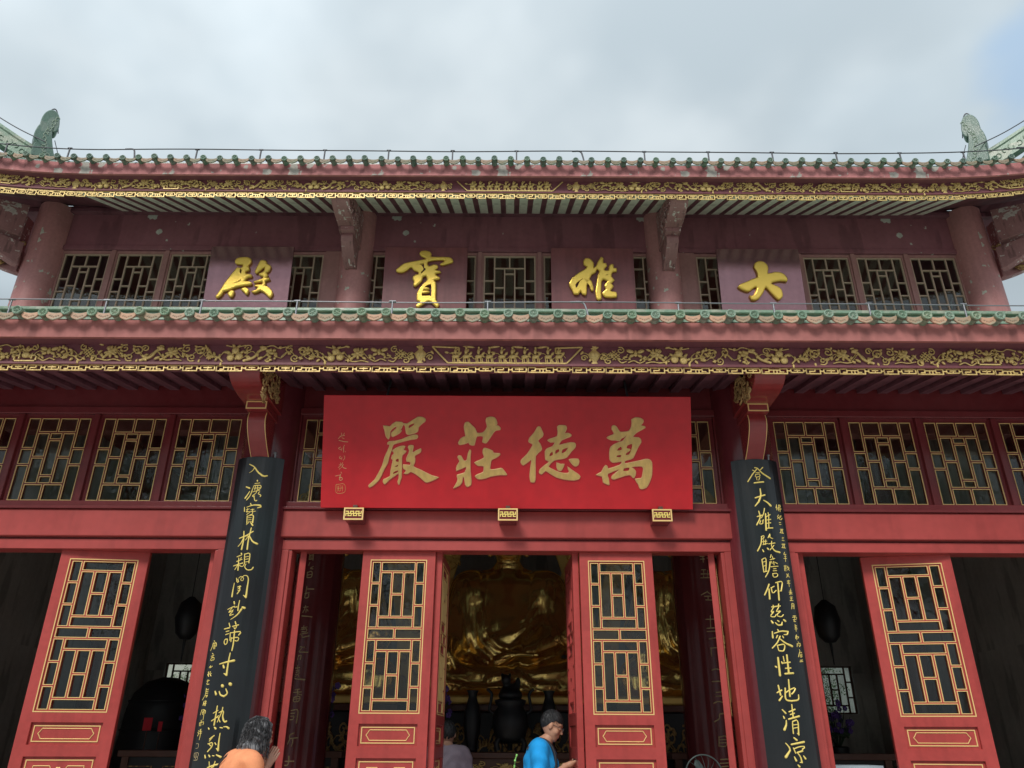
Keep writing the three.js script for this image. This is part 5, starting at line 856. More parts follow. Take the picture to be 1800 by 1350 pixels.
for (const s of [-1, 1]) single('ridge_wire', tube([[s * 6.95, 9.72, -1.4], [s * 7.5, 10.0, -1.35], [s * 8.8, 10.75, -0.95]], 0.008, 20, 6), M.wire, s < 0 ? 'thin dark wire along the hip ridge farther from the blue gap in the clouds' : 'thin dark wire along the hip ridge under the blue gap in the clouds', 'wire');

// ---------------------------------------------------------------- inside the hall: statues and altar
const DRAPE = [[0.03, [-0.36, 1.85, -0.38, 1.3, -0.32, 0.92, -0.16, 0.72, 0.02, 0.66, 0.2, 0.74, 0.38, 1.0, 0.42, 1.35, 0.38, 1.85]], [0.022, [-0.47, 1.8, -0.5, 1.25, -0.42, 0.8, -0.2, 0.58, 0.05, 0.54, 0.25, 0.6]], [0.02, [-0.58, 1.7, -0.6, 1.1, -0.52, 0.7, -0.3, 0.5]],
  [0.018, [0.42, 1.4, 0.24, 1.12, 0.06, 0.98]], [0.018, [0.43, 1.25, 0.26, 1.0, 0.1, 0.88]], [0.018, [0.44, 1.1, 0.3, 0.9, 0.16, 0.78]], [0.02, [0.56, 1.75, 0.6, 1.2, 0.5, 0.85, 0.4, 0.62]], [0.022, [0.7, 1.6, 0.66, 1.15, 0.78, 0.8, 0.95, 0.6]], [0.018, [0.84, 1.4, 0.9, 1.05, 1.05, 0.7]],
  [0.02, [-0.74, 1.55, -0.72, 1.05, -0.66, 0.66]], [0.016, [-0.88, 1.3, -0.93, 0.95, -0.98, 0.72]], [0.022, [-0.72, 0.45, -0.45, 0.3, -0.2, 0.28, 0.0, 0.4]], [0.02, [-0.3, 0.2, 0.0, 0.3, 0.15, 0.42]], [0.02, [0.15, 0.42, 0.4, 0.3, 0.75, 0.32, 1.05, 0.42]], [0.018, [0.1, 0.3, 0.35, 0.16, 0.7, 0.14]], [0.018, [-0.9, 0.2, -0.5, 0.1, -0.1, 0.12]]];
function statueBody() {
  const arm = (x, y, z, s) => { // sleeve from shoulder to lap
    let d = capsule(x, y, z, [s * 0.66, 1.62, -0.02], [s * 0.86, 0.95, 0.06], 0.25, 0.27);
    d = smin(d, capsule(x, y, z, [s * 0.86, 0.92, 0.06], [s * (s < 0 ? 0.9 : 0.3), s < 0 ? 0.55 : 0.62, 0.5], 0.25, 0.13), 0.16);
    return d;
  };
  const f = (x, y, z) => {
    let d = ellipsoid(x, y, z, [0, 0.95, -0.05], [0.7, 0.95, 0.44]);
    d = smin(d, capsule(x, y, z, [-0.55, 1.62, -0.04], [0.55, 1.62, -0.04], 0.27, 0.27), 0.25);
    d = smin(d, capsule(x, y, z, [0, 1.7, -0.03], [0, 2.0, 0], 0.22, 0.2), 0.12);
    d = smin(d, arm(x, y, z, -1), 0.2); d = smin(d, arm(x, y, z, 1), 0.2);
    for (const s of [-1, 1]) { d = smin(d, capsule(x, y, z, [s * 0.35, 0.3, 0.05], [s * 1.02, 0.26, 0.36], 0.3, 0.27), 0.14); d = smin(d, capsule(x, y, z, [s * 1.02, 0.26, 0.4], [-s * 0.15, 0.2, 0.66], 0.26, 0.16), 0.1); }
    d = smin(d, ellipsoid(x, y, z, [0, 0.06, 0.1], [1.28, 0.12, 0.75]), 0.1);
    // bare chest opening and the robe's folds
    const chest = Math.max(Math.abs(x + 0.02) - 0.34 - (y - 1.2) * 0.08, 0.95 + x * 0.35 - y, y - 1.95);
    d += 0.035 * smooth(0.05, -0.04, chest) * (z > 0 ? 1 : 0);
    if (z > -0.1) for (const [w, L] of DRAPE) {      // ridges of the robe, following drawn fold lines
      let m = 9; for (let i = 0; i < L.length - 2; i += 2) { const ax = L[i], ay = L[i + 1], bx = L[i + 2] - ax, by = L[i + 3] - ay, t = Math.min(1, Math.max(0, ((x - ax) * bx + (y - ay) * by) / (bx * bx + by * by))); m = Math.min(m, Math.hypot(x - ax - bx * t, y - ay - by * t)); if (m > 0.3 && i > 6) break; }
      if (m < 0.12) d -= w * Math.exp(-(m * m) / 0.0011);
    }
    return d;
  };
  const body = surface(f, [-1.45, -0.12, -0.62], [1.45, 2.2, 1.0], 0.03);
  // head, meshed finer, joined to the same body
  const h = (x, y, z) => {
    let d = ellipsoid(x, y, z, [0, 2.42, 0.03], [0.3, 0.38, 0.33]); d = smin(d, ellipsoid(x, y, z, [0, 2.22, 0.12], [0.2, 0.18, 0.2]), 0.1);
    d = smin(d, ellipsoid(x, y, z, [0, 2.82, -0.02], [0.14, 0.12, 0.14]), 0.08); d = smin(d, capsule(x, y, z, [0, 2.46, 0.34], [0, 2.33, 0.4], 0.025, 0.05), 0.05);
    for (const s of [-1, 1]) { d = smin(d, capsule(x, y, z, [s * 0.31, 2.5, 0], [s * 0.3, 2.18, 0.02], 0.05, 0.045), 0.03); d = smin(d, ellipsoid(x, y, z, [s * 0.12, 2.45, 0.3], [0.075, 0.022, 0.04]), 0.02); }
    d = smin(d, ellipsoid(x, y, z, [0, 2.24, 0.32], [0.08, 0.022, 0.03]), 0.02); d = smin(d, capsule(x, y, z, [0, 1.9, 0], [0, 2.2, 0.02], 0.2, 0.18), 0.05);
    if (y > 2.55 - z * 0.2) d += 0.014 * Math.sin(x * 62) * Math.sin(y * 62) * Math.sin(z * 62 + 1);
    return d;
  };
  return join([body, surface(h, [-0.45, 1.95, -0.42], [0.45, 3.0, 0.52], 0.024)]);
}
function statueHand() { // the hand that hangs over the knee: palm and five fingers
  const f = (x, y, z) => {
    let d = ellipsoid(x, y, z, [0, 0, 0], [0.115, 0.13, 0.05]); d = smin(d, capsule(x, y, z, [0, 0.08, -0.04], [0.0, 0.26, -0.12], 0.09, 0.11), 0.08);
    [[-0.085, -0.27], [-0.03, -0.33], [0.028, -0.32], [0.08, -0.25]].forEach(([a, b]) => { d = smin(d, capsule(x, y, z, [a * 0.9, -0.07, 0.01], [a, b, 0.0], 0.032, 0.022), 0.015); });
    return smin(d, capsule(x, y, z, [0.1, 0.03, 0], [0.16, -0.12, 0.02], 0.035, 0.024), 0.03);
  };
  return surface(f, [-0.2, -0.4, -0.28], [0.24, 0.4, 0.14], 0.014);
}
const statueGeo = statueBody(), handGeo = statueHand();
function mandorla() { // tall pointed halo board with a pierced, flaming border
  const outer = new THREE.Shape(), P = (w, h, T) => { const c = []; for (let i = 0; i <= 40; i++) { const a = Math.PI * i / 40; c.push(new THREE.Vector2(-Math.cos(a) * w * (1 - 0.12 * Math.sin(a)), Math.pow(Math.sin(a), 0.8) * h)); } return new T(c); };
  const o = P(1.55, 3.9, THREE.Shape); o.holes.push(P(1.18, 3.4, THREE.Path));
  return slab(o, 0.08, 0.01);
}
function borderRelief(seed) { const q = mulberry(seed), gs = []; for (let i = 0; i < 110; i++) { const a = Math.PI * (0.02 + 0.96 * q()), k = 0.8 + q() * 0.2, w = 1.18 + (k - 0.78) * 1.6, c = V3(-Math.cos(a) * w * (1 - 0.12 * Math.sin(a)), Math.pow(Math.sin(a), 0.8) * (3.4 + (k - 0.78) * 2.2), 0.1), p = []; for (let j = 0; j < 7; j++) { const t = i + j * 0.8, R = 0.085 * (1 - j * 0.1); p.push(V3(c.x + Math.cos(t) * R, c.y + Math.sin(t) * R, c.z + q() * 0.03)); } gs.push(tube(p, 0.016, 8, 4)); } return join(gs); }
const mandorlaGeo = mandorla(), reliefGeo = borderRelief(77);
[[0, 'large gilded seated statue in the middle, seen between the two inner door leaves'], [-2.95, 'gilded seated statue behind the inner column beside the praying person'], [2.95, 'gilded seated statue behind the inner column beside the standing fan']].forEach(([x, label]) => {
  const s = thing('seated_statue', label, 'statue', [x, 2.22, -5.1], 0, 'gilded statues in the hall');
  part('body', statueGeo, M.bronze, s);
  const hnd = part('hand', handGeo, M.bronze, s); hnd.position.set(-0.93, 0.5, 0.66); hnd.rotation.x = 0.15;
  const hn2 = part('hand', handGeo, M.bronze, s); hn2.position.set(0.12, 0.58, 0.6); hn2.rotation.set(-1.35, 0, 1.4);
  const m = part('halo_board', mandorlaGeo, M.bronzeMatt, s); m.position.set(0, -0.1, -0.75);
  part('carved_border', reliefGeo, M.bronzeMatt, m);
  const ped = thing('statue_pedestal', x === 0 ? 'dark carved pedestal under the middle statue' : x < 0 ? 'dark carved pedestal of the statue beside the praying person' : 'dark carved pedestal of the statue beside the standing fan', 'pedestal', [x, 0.16, -5.05], 0, 'statue pedestals');
  part('plinth', box(-1.4, 1.4, 0, 1.1, -0.85, 0.8, 0.03), M.darkWood, ped);
  part('waist', box(-1.25, 1.25, 1.1, 1.85, -0.75, 0.7, 0.02), M.black, ped);
  part('seat_slab', box(-1.42, 1.42, 1.85, 1.94, -0.9, 0.86, 0.02), M.darkWood, ped);
  part('gilt_edge', box(-1.43, 1.43, 1.94, 2.06, -0.88, 0.87, 0.04), M.bronzeMatt, ped);
  for (let i = 0; i < 9; i++) part('carved_panel', carvings[[0, 4, 3, 1, 8][i % 5]][0], M.giltDull, ped).applyMatrix4(new THREE.Matrix4().compose(V3(-1.08 + i * 0.27, 1.48, 0.702), new THREE.Quaternion(), V3(1.7, 2.6, 1.4)));
});
// --- altar in front of the middle statue
{
  const t = thing('altar_table', 'long dark altar table in front of the middle statue', 'table', [0, 0.16, -3.62]);
  part('tabletop', box(-1.5, 1.5, 1.27, 1.34, -0.34, 0.34, 0.012), M.darkWood, t);
  part('apron', box(-1.4, 1.4, 1.05, 1.27, 0.22, 0.27, 0.008), M.darkWood, t);
  for (const sx of [-1, 1]) for (const sz of [-1, 1]) part('leg', box(sx * 1.36 - 0.05, sx * 1.36 + 0.05, 0, 1.27, sz * 0.26 - 0.05, sz * 0.26 + 0.05, 0.012), M.darkWood, t);
  for (let i = 0; i < 7; i++) part('gilt_carving', carvings[[1, 4, 10, 0][i % 4]][i % 2], M.gilt, t).applyMatrix4(new THREE.Matrix4().compose(V3(-1.2 + i * 0.4, 1.16, 0.272), new THREE.Quaternion(), V3(1.5, 0.9, 1)));
  const vase = new THREE.LatheGeometry([[0, 0], [0.1, 0], [0.115, 0.03], [0.1, 0.07], [0.15, 0.2], [0.175, 0.36], [0.16, 0.5], [0.11, 0.6], [0.085, 0.66], [0.09, 0.7], [0.125, 0.745], [0.11, 0.742], [0.07, 0.68], [0, 0.66]].map(([a, b]) => new THREE.Vector2(a, b)), 28);
  for (const [x, w] of [[-0.46, 'tall slender black vase on the altar beside purple flowers'], [0.56, 'tall black vase on the altar behind the person with the phone']]) { const o = single('altar_vase', vase, M.black, w, 'vase', 'vases on the altar'); o.position.set(x, 1.5, -3.6); o.scale.set(0.66, 1, 0.66); }
  const c = thing('incense_burner', 'large black incense burner with curled handles and a lion lid', 'incense burner', [0.045, 1.5, -3.5]);
  part('bowl', new THREE.LatheGeometry([[0, 0.12], [0.12, 0.1], [0.2, 0.18], [0.235, 0.32], [0.22, 0.46], [0.17, 0.54], [0.2, 0.58], [0.21, 0.62], [0.17, 0.63], [0, 0.68]].map(([a, b]) => new THREE.Vector2(a, b)), 32), M.black, c);
  for (let i = 0; i < 3; i++) { const a = i * 2.094 + 0.5; part('leg', tube([V3(Math.cos(a) * 0.12, 0.2, Math.sin(a) * 0.12), V3(Math.cos(a) * 0.2, 0.12, Math.sin(a) * 0.2), V3(Math.cos(a) * 0.19, 0.02, Math.sin(a) * 0.19)], 0.035, 10, 8), M.black, c); }
  for (const s of [-1, 1]) part('handle', tube([V3(s * 0.2, 0.45, 0), V3(s * 0.27, 0.5, 0), V3(s * 0.255, 0.62, 0), V3(s * 0.25, 0.7, 0), V3(s * 0.31, 0.76, 0)], 0.02, 16, 8), M.black, c);
  const lid = (x, y, z) => { let d = ellipsoid(x, y, z, [0, 0.68, 0], [0.16, 0.09, 0.14]); d = smin(d, capsule(x, y, z, [-0.06, 0.74, 0], [0.06, 0.78, 0], 0.065, 0.055), 0.04); d = smin(d, ellipsoid(x, y, z, [-0.06, 0.87, 0.02], [0.065, 0.07, 0.065]), 0.03); d = smin(d, ellipsoid(x, y, z, [0.1, 0.84, 0], [0.035, 0.07, 0.03]), 0.03); for (const s of [-1, 1]) d = smin(d, ellipsoid(x, y, z, [-0.06 + s * 0.05, 0.93, 0], [0.022, 0.03, 0.02]), 0.015); return d; };
  part('lion_lid', surface(lid, [-0.25, 0.55, -0.22], [0.25, 1.02, 0.22], 0.012), M.black, c);
}
const flowerMat = new THREE.MeshStandardMaterial({ color: new THREE.Color(0.12, 0.06, 0.3), roughness: 0.7 }), leafMat0 = new THREE.MeshStandardMaterial({ color: new THREE.Color(0.03, 0.07, 0.03), roughness: 0.7 });
function bouquet(label, pos, seed, s) {
  const o = thing('purple_flowers', label, 'flowers', pos, 0, 'purple flowers in the hall'), q = mulberry(seed), bl = [], lf = [];
  for (let i = 0; i < 46; i++) { const a = q() * 6.28, r = Math.sqrt(q()) * 0.26 * s, y = (0.42 + q() * 0.4) * s; for (let k = 0; k < 5; k++) bl.push(blob(Math.cos(a) * r + Math.cos(k * 1.256) * 0.022, y + Math.sin(k * 1.256) * 0.022, Math.sin(a) * r, 0.02, 0.02, 0.01, 0, 5)); }
  for (let i = 0; i < 26; i++) { const a = q() * 6.28, r = 0.22 * s; lf.push(rod([0, 0.2 * s, 0], [Math.cos(a) * r, (0.45 + q() * 0.3) * s, Math.sin(a) * r], 0.006, 4)); lf.push(blob(Math.cos(a) * r * 0.7, 0.4 * s, Math.sin(a) * r * 0.7, 0.05, 0.02, 0.01, q() * 3, 5)); }
  part('blossoms', bl, flowerMat, o); part('stems', lf, leafMat0, o);
  part('pot', new THREE.LatheGeometry([[0, 0], [0.09, 0], [0.13, 0.12], [0.14, 0.24], [0.12, 0.26], [0, 0.24]].map(([a, b]) => new THREE.Vector2(a * s, b * s)), 18), M.black, o);
}
bouquet('purple flowers on the altar beside a tall black vase', [-0.98, 1.5, -3.6], 5, 0.95);
bouquet('purple flowers before the statue beside the praying person', [-2.55, 1.5, -3.7], 6, 1);
bouquet('purple flowers before the back windows near the red papers', [-4.75, 1.35, -5.2], 7, 1.1);
bouquet('purple flowers before the back windows near the counter', [4.95, 1.3, -5.2], 8, 1.1);
for (const s of [-1, 1]) {
  const t = thing('side_table', s < 0 ? 'dark side table with gilt panels behind the praying person' : 'dark side table with gilt panels behind the fan', 'table', [s * 3.7, 0.16, -4.2], 0, 'side tables in the hall');
  part('tabletop', box(-1.5, 1.5, 1.26, 1.34, -0.3, 0.3, 0.01), M.darkWood, t);
  for (const sx of [-1, 1]) for (const sz of [-1, 1]) part('leg', box(sx * 1.4 - 0.045, sx * 1.4 + 0.045, 0, 1.26, sz * 0.22 - 0.045, sz * 0.22 + 0.045), M.darkWood, t);
  for (let i = 0; i < 6; i++) { const o = part('gilt_panel', [ring(0.34, 0.3, 0.012, 0.01, 0, 0, 0), carvings[0][i % 2].clone().scale(1.1, 1.1, 1)], M.giltDull, t); o.position.set(-1.2 + i * 0.48, 1.0, 0.24); }
  part('apron', box(-1.4, 1.4, 0.8, 1.26, 0.2, 0.235, 0.005), M.black, t);
}
{ // the great bell in its frame, a dark dome against the back windows
  const d = thing('temple_bell', 'great dark domed bell standing before the bright back windows', 'bell', [-5.3, 0.16, -5.4]);
  part('bell', new THREE.LatheGeometry([[0, 2.36], [0.12, 2.35], [0.32, 2.28], [0.47, 2.12], [0.54, 1.9], [0.57, 1.55], [0.6, 1.25], [0.66, 1.05], [0.66, 1.0], [0.6, 1.0], [0.54, 1.3], [0, 2.2]].map(([a, b]) => new THREE.Vector2(a, b)), 40), M.black, d);
  part('band', [1.15, 1.6, 2.0].map((y) => new THREE.TorusGeometry(y > 1.8 ? 0.525 : y > 1.4 ? 0.572 : 0.628, 0.015, 6, 40).rotateX(Math.PI / 2).translate(0, y, 0)), M.black, d);
  part('stand', [box(-0.7, 0.7, 0, 0.95, -0.55, 0.55, 0.02)], M.darkWood, d);
  part('stand_rim', [box(-0.75, 0.75, 0.95, 1.0, -0.6, 0.6, 0.01)], M.darkWood, d);
}
const redPaper = new THREE.MeshStandardMaterial({ color: new THREE.Color(0.75, 0.03, 0.05), roughness: 0.8 });
[[-5.17, 1.83, 0.062, 0.085, 'wider'], [-4.985, 1.8, 0.03, 0.065, 'narrower']].forEach(([x, y, w, hh, which]) => { const s = thing('red_paper', which + ' red paper slip on a thin stick in front of the dark bell', 'paper', [x, y, -4.6], 0, 'red papers by the bell'); part('sheet', box(-w, w, -hh, hh, -0.002, 0.002), redPaper, s); part('stick', rod([0, -1.66, -0.012], [0, hh, -0.012], 0.008, 6), M.darkWood, s); });
{ // standing fan by the inner column, cabinet with a pale screen
  const f = thing('standing_fan', 'round standing electric fan beside the inner column', 'fan', [2.13, 0.12, -1.75]), cage = [];
  const grey = new THREE.MeshStandardMaterial({ color: new THREE.Color(0.2, 0.26, 0.26), roughness: 0.4, metalness: 0.3 });
  for (let i = 0; i < 16; i++) { const a = i * Math.PI / 8, p = []; for (let k = 0; k <= 6; k++) { const t = k / 6 * Math.PI; p.push(V3(Math.cos(a) * 0.19 * Math.sin(t / 2 + 0.1), 1.18 + Math.sin(a) * 0.19 * Math.sin(t / 2 + 0.1), 0.08 * Math.cos(t))); } cage.push(tube(p, 0.003, 8, 4)); }
  cage.push(new THREE.TorusGeometry(0.2, 0.008, 6, 40).translate(0, 1.18, 0)); part('cage', cage, grey, f);
  part('blades', [0, 1, 2].map((i) => { const g = blob(0.09, 0, 0, 0.085, 0.05, 0.01); g.rotateX(0.4); g.rotateZ(i * 2.094); return g.translate(0, 1.18, 0); }), grey, f);
  part('motor', blob(0, 1.18, -0.12, 0.06, 0.06, 0.1), grey, f); part('pole', rod([0, 0.03, -0.1], [0, 1.12, -0.1], 0.016), grey, f); part('base', new THREE.CylinderGeometry(0.19, 0.2, 0.03, 28).translate(0, 0.015, -0.1), grey, f);
  const c = thing('counter', 'dark counter with a pale blue top sheet inside the open side doors', 'counter', [3.62, 0.16, -1.6]);
  part('cabinet', box(-0.4, 0.4, 0, 1.17, -0.25, 0.25, 0.01), M.darkWood, c);
  part('top_sheet', box(-0.3, 0.3, 1.172, 1.25, -0.2, 0.2, 0.004), new THREE.MeshStandardMaterial({ color: new THREE.Color(0.5, 0.62, 0.7), roughness: 0.5 }), c);
}
for (const s of [-1, 1]) { // hanging lanterns, dark shapes in the side bays
  const l = thing('hanging_lantern', s < 0 ? 'dark hanging lantern in the bay of the bell' : 'dark hanging lantern in the bay of the counter', 'lantern', [s * 4.85, 3.3, -4.6], 0, 'dark lanterns in the hall');
  l.scale.set(0.75, 1, 0.75);
  part('shade', new THREE.LatheGeometry([[0.05, 0.32], [0.2, 0.22], [0.26, 0.0], [0.2, -0.22], [0.1, -0.3], [0.02, -0.31]].map(([a, b]) => new THREE.Vector2(a, b)), 36), M.black, l);
  part('cord', rod([0, 0.3, 0], [0, 3.6, 0], 0.008, 5), M.black, l); part('tassel', rod([0, -0.3, 0], [0, -0.62, 0], 0.03, 8, 0.012), M.black, l);
}
// ---------------------------------------------------------------- people
const skin = (r, g, b) => new THREE.MeshPhysicalMaterial({ color: new THREE.Color(r, g, b), roughness: 0.55, sheen: 0.2, bumpMap: grainBump, bumpScale: 0.0006 });
const cloth = (r, g, b, k) => new THREE.MeshPhysicalMaterial({ map: texture(256, 0.5, (u, v) => { const n = fbm(u * 9, v * 9, 9, 4, k), w = fbm(u * 90, v * 90, 90, 2, k + 3), m = 0.82 + n * 0.24 + w * 0.12; return [r * m, g * m, b * m]; }), roughness: 0.85, sheen: 0.3, sheenRoughness: 0.6 });
const add = (a, b, t = 1) => [a[0] + b[0] * t, a[1] + b[1] * t, a[2] + b[2] * t];
const minus = (a, b) => [a[0] - b[0], a[1] - b[1], a[2] - b[2]];
const unit = (a) => { const l = Math.hypot(...a) || 1; return a.map((x) => x / l); };
const cross = (a, b) => [a[1] * b[2] - a[2] * b[1], a[2] * b[0] - a[0] * b[2], a[0] * b[1] - a[1] * b[0]];
const mixv = (a, b, t) => a.map((x, i) => lerp(x, b[i], t));
// A hand from the wrist: `dir` along the fingers, `normal` out of the palm, thumb to side `thumb`; bend curls the fingers towards the palm.
function handSolid(wrist, dir, normal, thumb, bend) {
  dir = unit(dir); let side = unit(cross(normal, dir)); const n = unit(cross(dir, side)); side = side.map((x) => x * thumb);
  const at = (a, s, p) => add(add(add(wrist, dir, a), side, s), n, p), chains = [];
  [[0.03, 0.07, 0.9], [0.01, 0.078, 1], [-0.011, 0.073, 0.95], [-0.031, 0.058, 0.8]].forEach(([s, L, k]) => {
    let a = 0.085, p = 0, ang = bend * 0.5; const pts = [at(a, s, p)];
    for (const l of [0.45, 0.32, 0.26]) { a += Math.cos(ang) * L * l; p += Math.sin(ang) * L * l; pts.push(at(a, s, p)); ang += bend; }
    chains.push([pts, 0.0092 * (0.9 + k * 0.1), 0.007]);
  });
  chains.push([[at(0.02, 0.03, 0.004), at(0.05, 0.052, 0.014), at(0.082, 0.05, 0.022 + bend * 0.01)], 0.012, 0.0085]);
  const f = (x, y, z) => {
    let d = capsule(x, y, z, at(0.03, 0.014, 0), at(0.08, 0.026, 0), 0.017, 0.012);
    d = smin(d, capsule(x, y, z, at(0.03, -0.014, 0), at(0.08, -0.024, 0), 0.017, 0.012), 0.02); d = smin(d, capsule(x, y, z, at(0.03, 0, 0), at(0.085, 0, 0), 0.017, 0.012), 0.02);
    d = smin(d, capsule(x, y, z, at(-0.03, 0, 0), at(0.03, 0, 0), 0.026, 0.024), 0.02);
    for (const [p, r0, r1] of chains) { let e = 1; for (let i = 0; i < p.length - 1; i++) e = Math.min(e, capsule(x, y, z, p[i], p[i + 1], lerp(r0, r1, i / (p.length - 1)), lerp(r0, r1, (i + 1) / (p.length - 1)))); d = smin(d, e, 0.006); }
    return d;
  };
  const c = at(0.07, 0, 0);
  return surface(f, add(c, [-0.14, -0.14, -0.14]), add(c, [0.14, 0.14, 0.14]), 0.0045);
}
function headSolid(c, yaw, nod) { // c: centre of the skull
  const f = (x, y, z) => {
    let d = ellipsoid(x, y, z, [0, 0.02, -0.012], [0.075, 0.1, 0.096]);
    d = smin(d, ellipsoid(x, y, z, [0, -0.055, 0.03], [0.058, 0.062, 0.06]), 0.04); d = smin(d, ellipsoid(x, y, z, [0, -0.1, 0.058], [0.026, 0.022, 0.024]), 0.03);
    d = smin(d, capsule(x, y, z, [0, 0.018, 0.082], [0, -0.026, 0.108], 0.008, 0.013), 0.014); d = smin(d, ellipsoid(x, y, z, [0, 0.034, 0.07], [0.052, 0.014, 0.022]), 0.02);
    for (const s of [-1, 1]) { d = smin(d, ellipsoid(x, y, z, [s * 0.078, -0.005, -0.008], [0.011, 0.032, 0.02]), 0.008); d = smin(d, ellipsoid(x, y, z, [s * 0.046, -0.03, 0.056], [0.022, 0.024, 0.024]), 0.02); d = Math.max(d, -ellipsoid(x, y, z, [s * 0.031, 0.006, 0.098], [0.017, 0.009, 0.016])); d = smin(d, ellipsoid(x, y, z, [s * 0.031, 0.005, 0.08], [0.014, 0.011, 0.012]), 0.004); }
    d = smin(d, ellipsoid(x, y, z, [0, -0.062, 0.086], [0.026, 0.007, 0.012]), 0.008); d = smin(d, ellipsoid(x, y, z, [0, -0.074, 0.084], [0.022, 0.007, 0.011]), 0.008);
    return d;
  };
  const g = surface(f, [-0.11, -0.15, -0.14], [0.11, 0.15, 0.14], 0.005);
  return g.applyMatrix4(new THREE.Matrix4().makeRotationFromEuler(new THREE.Euler(nod, yaw, 0, 'YXZ'))).translate(...c);
}
const uvAll = (g) => uvMetres(plain(g));
function makePerson(o) {
  // joints, metres, facing +z, feet at 0
  const K = o.height / 1.72, P = (x, y, z) => [x * K, y * K, z * K], lean = o.lean ?? 0, build = o.build ?? 1;
  const L = (x, y, z) => { const t = Math.max(0, y - 0.95); return P(x, y - t * t * lean * 0.15, z + t * lean); };
  const sh = [L(-0.18 * build, 1.39, -0.02), L(0.18 * build, 1.39, -0.02)], head = L(0, 1.585, 0.015 + (o.headOut ?? 0)), torso = (x, y, z, e) => {
    let d = ellipsoid(x, y, z, P(0, 0.95, -0.01), [0.17 * K * build + e, 0.15 * K, 0.125 * K * build + e]);
    d = smin(d, ellipsoid(x, y, z, L(0, 1.1, 0.01), [0.16 * K * build + e, 0.19 * K, 0.125 * K * build + e]), 0.08); d = smin(d, ellipsoid(x, y, z, L(0, 1.27, -0.01), [0.172 * K * build + e, 0.19 * K, 0.125 * K * build + e]), 0.08);
    d = smin(d, capsule(x, y, z, L(-0.13 * build, 1.395, -0.03), L(0.13 * build, 1.395, -0.03), 0.062 * K + e, 0.062 * K + e), 0.07);
    return d;
  };
  const arms = o.arms, legs = [-1, 1].map((s) => [P(s * 0.09, 0.92, 0), P(s * 0.1, 0.5, 0.015), P(s * 0.105, 0.09, -0.02)]);
  const neck = [L(0, 1.4, -0.03), add(head, [0, -0.08 * K, -0.012])];
  const bodyF = (x, y, z) => {
    let d = torso(x, y, z, -0.012);
    d = smin(d, capsule(x, y, z, neck[0], neck[1], 0.056 * K, 0.05 * K), 0.05);
    for (let i = 0; i < 2; i++) { const [e, w] = arms[i]; d = smin(d, capsule(x, y, z, sh[i], e, 0.05 * K, 0.04 * K), 0.04); d = smin(d, capsule(x, y, z, e, w, 0.041 * K, 0.027 * K), 0.015); const [a, b, c] = legs[i]; d = smin(d, capsule(x, y, z, a, b, 0.085 * K, 0.06 * K), 0.03); d = smin(d, capsule(x, y, z, b, c, 0.058 * K, 0.038 * K), 0.02); }
    return d;
  };
  const body = [surface(bodyF, [-0.5, 0.02, -0.35], [0.5, 1.58 * K, 0.62], 0.013), headSolid(head, o.yaw ?? 0, o.nod ?? 0)];
  for (const h of o.hands) body.push(handSolid(...h));
  const g = thing('person', o.label, 'person', o.pos, o.turn);
  part('body', join(body.map(uvAll)), o.skin, g);
  const q = o.sleeve ?? 0.75, folds = o.seed;
  const shirtF = (x, y, z) => {
    let d = torso(x, y, z, 0.014);
    for (let i = 0; i < 2; i++) d = smin(d, capsule(x, y, z, sh[i], mixv(sh[i], arms[i][0], q), 0.066 * K, 0.07 * K), 0.05);
    d = Math.max(d, 0.84 * K - y, -(capsule(x, y, z, neck[0], neck[1], 0.07 * K, 0.06 * K)));
    return d + 0.011 * smooth(1.45, 1.3, y) * Math.sin(y * 38 + Math.sin(x * 16 + folds) * 2.4 + z * 9) * Math.sin(x * 21 + folds + y * 8);
  };
  part('shirt', uvAll(surface(shirtF, [-0.5, 0.78 * K, -0.35], [0.5, 1.56 * K, 0.5], 0.011)), o.shirt, g);
  const trouserF = (x, y, z) => { let d = ellipsoid(x, y, z, P(0, 0.92, -0.01), [0.178 * K * build, 0.15 * K, 0.135 * K * build]); for (const [a, b, c] of legs) { d = smin(d, capsule(x, y, z, a, b, 0.098 * K, 0.078 * K), 0.04); d = smin(d, capsule(x, y, z, b, c, 0.078 * K, 0.066 * K), 0.02); } return Math.max(d, y - 0.99 * K, 0.07 * K - y); };
  part('trousers', uvAll(surface(trouserF, [-0.3, 0.03, -0.25], [0.3, 1.02 * K, 0.25], 0.014)), o.trousers, g);
  for (const s of [-1, 1]) part('shoe', uvAll(surface((x, y, z) => Math.max(smin(ellipsoid(x, y, z, P(s * 0.105, 0.045, 0.06), [0.045, 0.045, 0.11]), ellipsoid(x, y, z, P(s * 0.105, 0.06, -0.04), [0.04, 0.06, 0.055]), 0.03), -y), [s * 0.105 * K - 0.09, -0.012, -0.16], [s * 0.105 * K + 0.09, 0.16, 0.22], 0.011)), M.ink, g);
  const hm = new THREE.Matrix4().makeRotationFromEuler(new THREE.Euler(o.nod ?? 0, o.yaw ?? 0, 0, 'YXZ'));
  part('hair', uvAll(surface(o.hair, [-0.18, -0.2, -0.2], [0.18, 0.2, 0.16], 0.0055).applyMatrix4(hm).translate(...head)), o.hairMat, g);
  if (o.strands) { // loose strands over the mass of the hair
    const r = mulberry(o.seed + 90), gs = [];
    for (let i = 0; i < o.strands.n; i++) gs.push(o.strands.make(r));
    part('hair_strands', uvAll(join(gs).applyMatrix4(hm).translate(...head)), o.hairMat, g);
  }
  return { g, head, hm, L, K };
}
